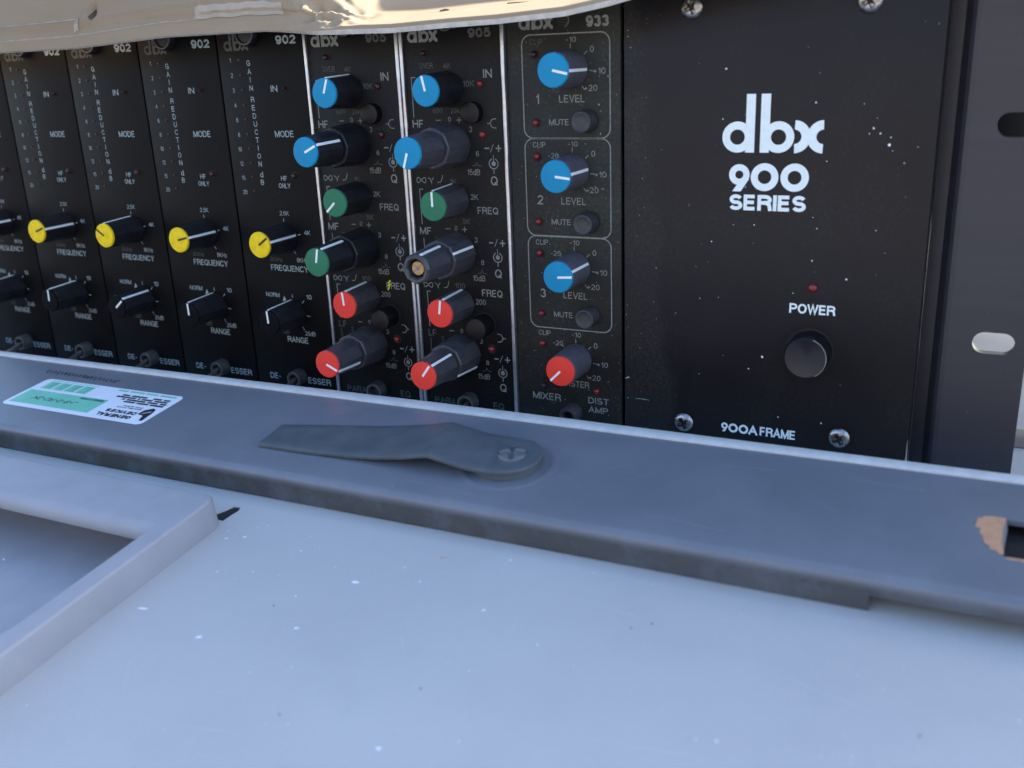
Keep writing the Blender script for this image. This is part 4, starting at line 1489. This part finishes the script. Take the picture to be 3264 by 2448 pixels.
EDGE = [(-260, 120.5), (-120, 121.5), (0, 122.2), (54, 122.7), (72, 123.5), (110, 123.6), (152, 125.7), (194, 125.8), (204, 125.2), (214, 124.7), (226, 124.7), (242, 124.4),
        (261, 125.0), (277, 125.3), (297, 126.3), (310, 128.2), (320, 130.3), (345, 134), (420, 143), (520, 150)]
YF = -15.0
_k = (YF - CAM.y) / (-25.0 - CAM.y)
EDGE = [(CAM.x + (a - CAM.x) * _k, CAM.z + (b_ - CAM.z) * _k) for a, b_ in EDGE]
def edge_z(x):
    for (a, za), (b_, zb) in zip(EDGE, EDGE[1:]):
        if a <= x <= b_:
            return za + (zb - za) * (x - a) / (b_ - a)
    return EDGE[0][1] if x < EDGE[0][0] else EDGE[-1][1]
def flap_pt(x, v, back=0):
    """v = distance from the lower edge along the flap, millimetres"""
    z = edge_z(x)
    w = sstep(190, 222, x)
    ang = math.radians(lerp(72, 13, w))
    dy, dz = math.cos(ang), math.sin(ang)
    y = YF
    # rolled lip along the lower edge
    yy = y + dy * v
    zz = z + dz * v
    # lip: first 2.5 mm steep on the right part
    lip = 1.3 * w
    if v < lip:
        yy = y + v * .25
        zz = z + v * .95
    elif w > 0:
        yy = y + lip * .25 + dy * (v - lip)
        zz = z + lip * .95 + dz * (v - lip)
    # shallow creases
    fade = math.exp(-max(0, v - 14) / 14)
    k = noise.noise(Vector((x * .03, v * .10, 3.1))) * .9 * fade
    cr = math.exp(-((x - 207) / 11) ** 2) * math.exp(-((v - 9) / 8) ** 2)
    q = noise.noise(Vector((x * .16, v * .22, 1.7)))
    q2 = noise.noise(Vector((x * .34 + v * .2, v * .30, 4.2)))
    d = k * min(1, v / 4) * lerp(.3, .0, w) + cr * (2.6 * (.35 - abs(q) * 2.2) + 1.0 * (.3 - abs(q2) * 1.8)) * min(1, v / 2.5)
    # long horizontal crease lines on the left part
    d += (1 - w) * (.55 * math.exp(-((v - 9.5 - .02 * (x - 100)) / .8) ** 2) - .35 * math.exp(-((v - 6.2) / 1.0) ** 2))
    # dent near x=100
    dn = math.exp(-((x - 103 - (v - 9) * .5) / 2.2) ** 2) * math.exp(-((v - 10) / 5.5) ** 2)
    d += 1.6 * dn - 2.6 * math.exp(-((x - 107) / 1.3) ** 2) * math.exp(-((v - 12.5) / 2.6) ** 2)
    # pasted overlap step from x = 160..195
    d += (1 - w) * .9 * sstep(158, 158.8, x) * sstep(6.5, 7.0, v)
    nx, ny, nz = 0, -dz, dy
    return (x - 200, yy + ny * (d - back), zz + nz * (d - back) - 129)
xs = [-260 + i * 12 for i in range(24)] 
xs = [x for x in xs if x < 20] + [20 + i * .9 for i in range(int(300 / .9))] + [322 + i * 11 for i in range(18)]
vv = [0, .4, .8, 1.2, 1.7, 2.2, 2.8, 3.4, 4, 4.6, 5.2, 5.8, 6.3, 6.6, 6.9, 7.3, 8] + [8.6 + i * .7 for i in range(36)] + [35, 40, 48, 60, 80, 110, 150, 186]
mb = MB()
W = len(vv)
vs_ = [flap_pt(x, v) for x in xs for v in vv]
bk = [flap_pt(x, v, 1.5) for x in xs for v in vv]
N0 = len(vs_)
fs_ = []
for i in range(len(xs) - 1):
    for j in range(W - 1):
        a = i * W + j
        fs_.append((a, a + W, a + W + 1, a + 1))
        fs_.append((N0 + a, N0 + a + 1, N0 + a + W + 1, N0 + a + W))
mb.add(vs_ + bk, fs_)
# torn lower edge
fe = []
for i in range(len(xs) - 1):
    a = i * W
    fe.append((a, N0 + a, N0 + a + W, a + W))
for f in fe:
    mb.f.append(list(f)); mb.mi.append(1)
mb.build('front_flap', [M['cardboard'], M['cardboard_edge']], box, smooth=True)
# dark plate added under the rail so its rectangular hole looks shaded inside
mb = MB()
mb.box(205, 330, -44, -3, -4.6, -3.6)
mb.build('hole_shade_plate', M['chassis'], case)

# pasted paper strip, torn nick and rubbed creases on the flap
def flap_patch(name, rows, mat, lift=.25):
    """rows: list of (x, v0, v1)"""
    mb = MB()
    vs, fs = [], []
    K = 6
    for x, v0, v1 in rows:
        for k in range(K + 1):
            p = flap_pt(x, v0 + (v1 - v0) * k / K, -lift)
            vs.append(p)
    n = len(rows)
    for i in range(n - 1):
        for k in range(K):
            a = i * (K + 1) + k
            fs.append((a, a + K + 1, a + K + 2, a + 1))
    mb.add(vs, fs)
    return mb.build(name, mat, box, smooth=True)
M['paper'] = simple('pasted_paper', (.40, .335, .26), .75, var=.10, vscale=200)
M['torn'] = simple('torn_shadowed_board', (.085, .065, .045), .9)
M['rubbed'] = simple('rubbed_crease', (.385, .325, .25), .85, var=.2, vscale=500)
flap_patch('paper_strip', [(x, 5.1 + .25 * math.sin(x * .5), 9.2 - .5 * sstep(185, 195, x) - .15 * math.sin(x * .9)) for x in [156.5 + i * 1.0 for i in range(38)]], M['paper'])
flap_patch('rubbed_crease', [(x, 3.4 + .012 * (x - 40), 3.4 + .012 * (x - 40) + .35 + .12 * math.sin(x * .8)) for x in [30 + i * 1.5 for i in range(86)]], M['rubbed'], .12)
flap_patch('rubbed_crease', [(x, 8.6 + .02 * (x - 40), 8.6 + .02 * (x - 40) + .45 + .15 * math.sin(x * .6)) for x in [30 + i * 1.5 for i in range(50)]], M['rubbed'], .12)
flap_patch('rubbed_crease', [(98 + i * .5, 5.6 - .3 * math.sin(i), 8 + .5 * i) for i in range(8)], M['rubbed'], .2)
flap_patch('torn_nick', [(105.7, 10.2, 10.6), (106.2, 9.4, 12.2), (106.8, 9.2, 13.4), (107.3, 10.4, 13.0), (107.7, 11.4, 12.2)], M['torn'], .3)
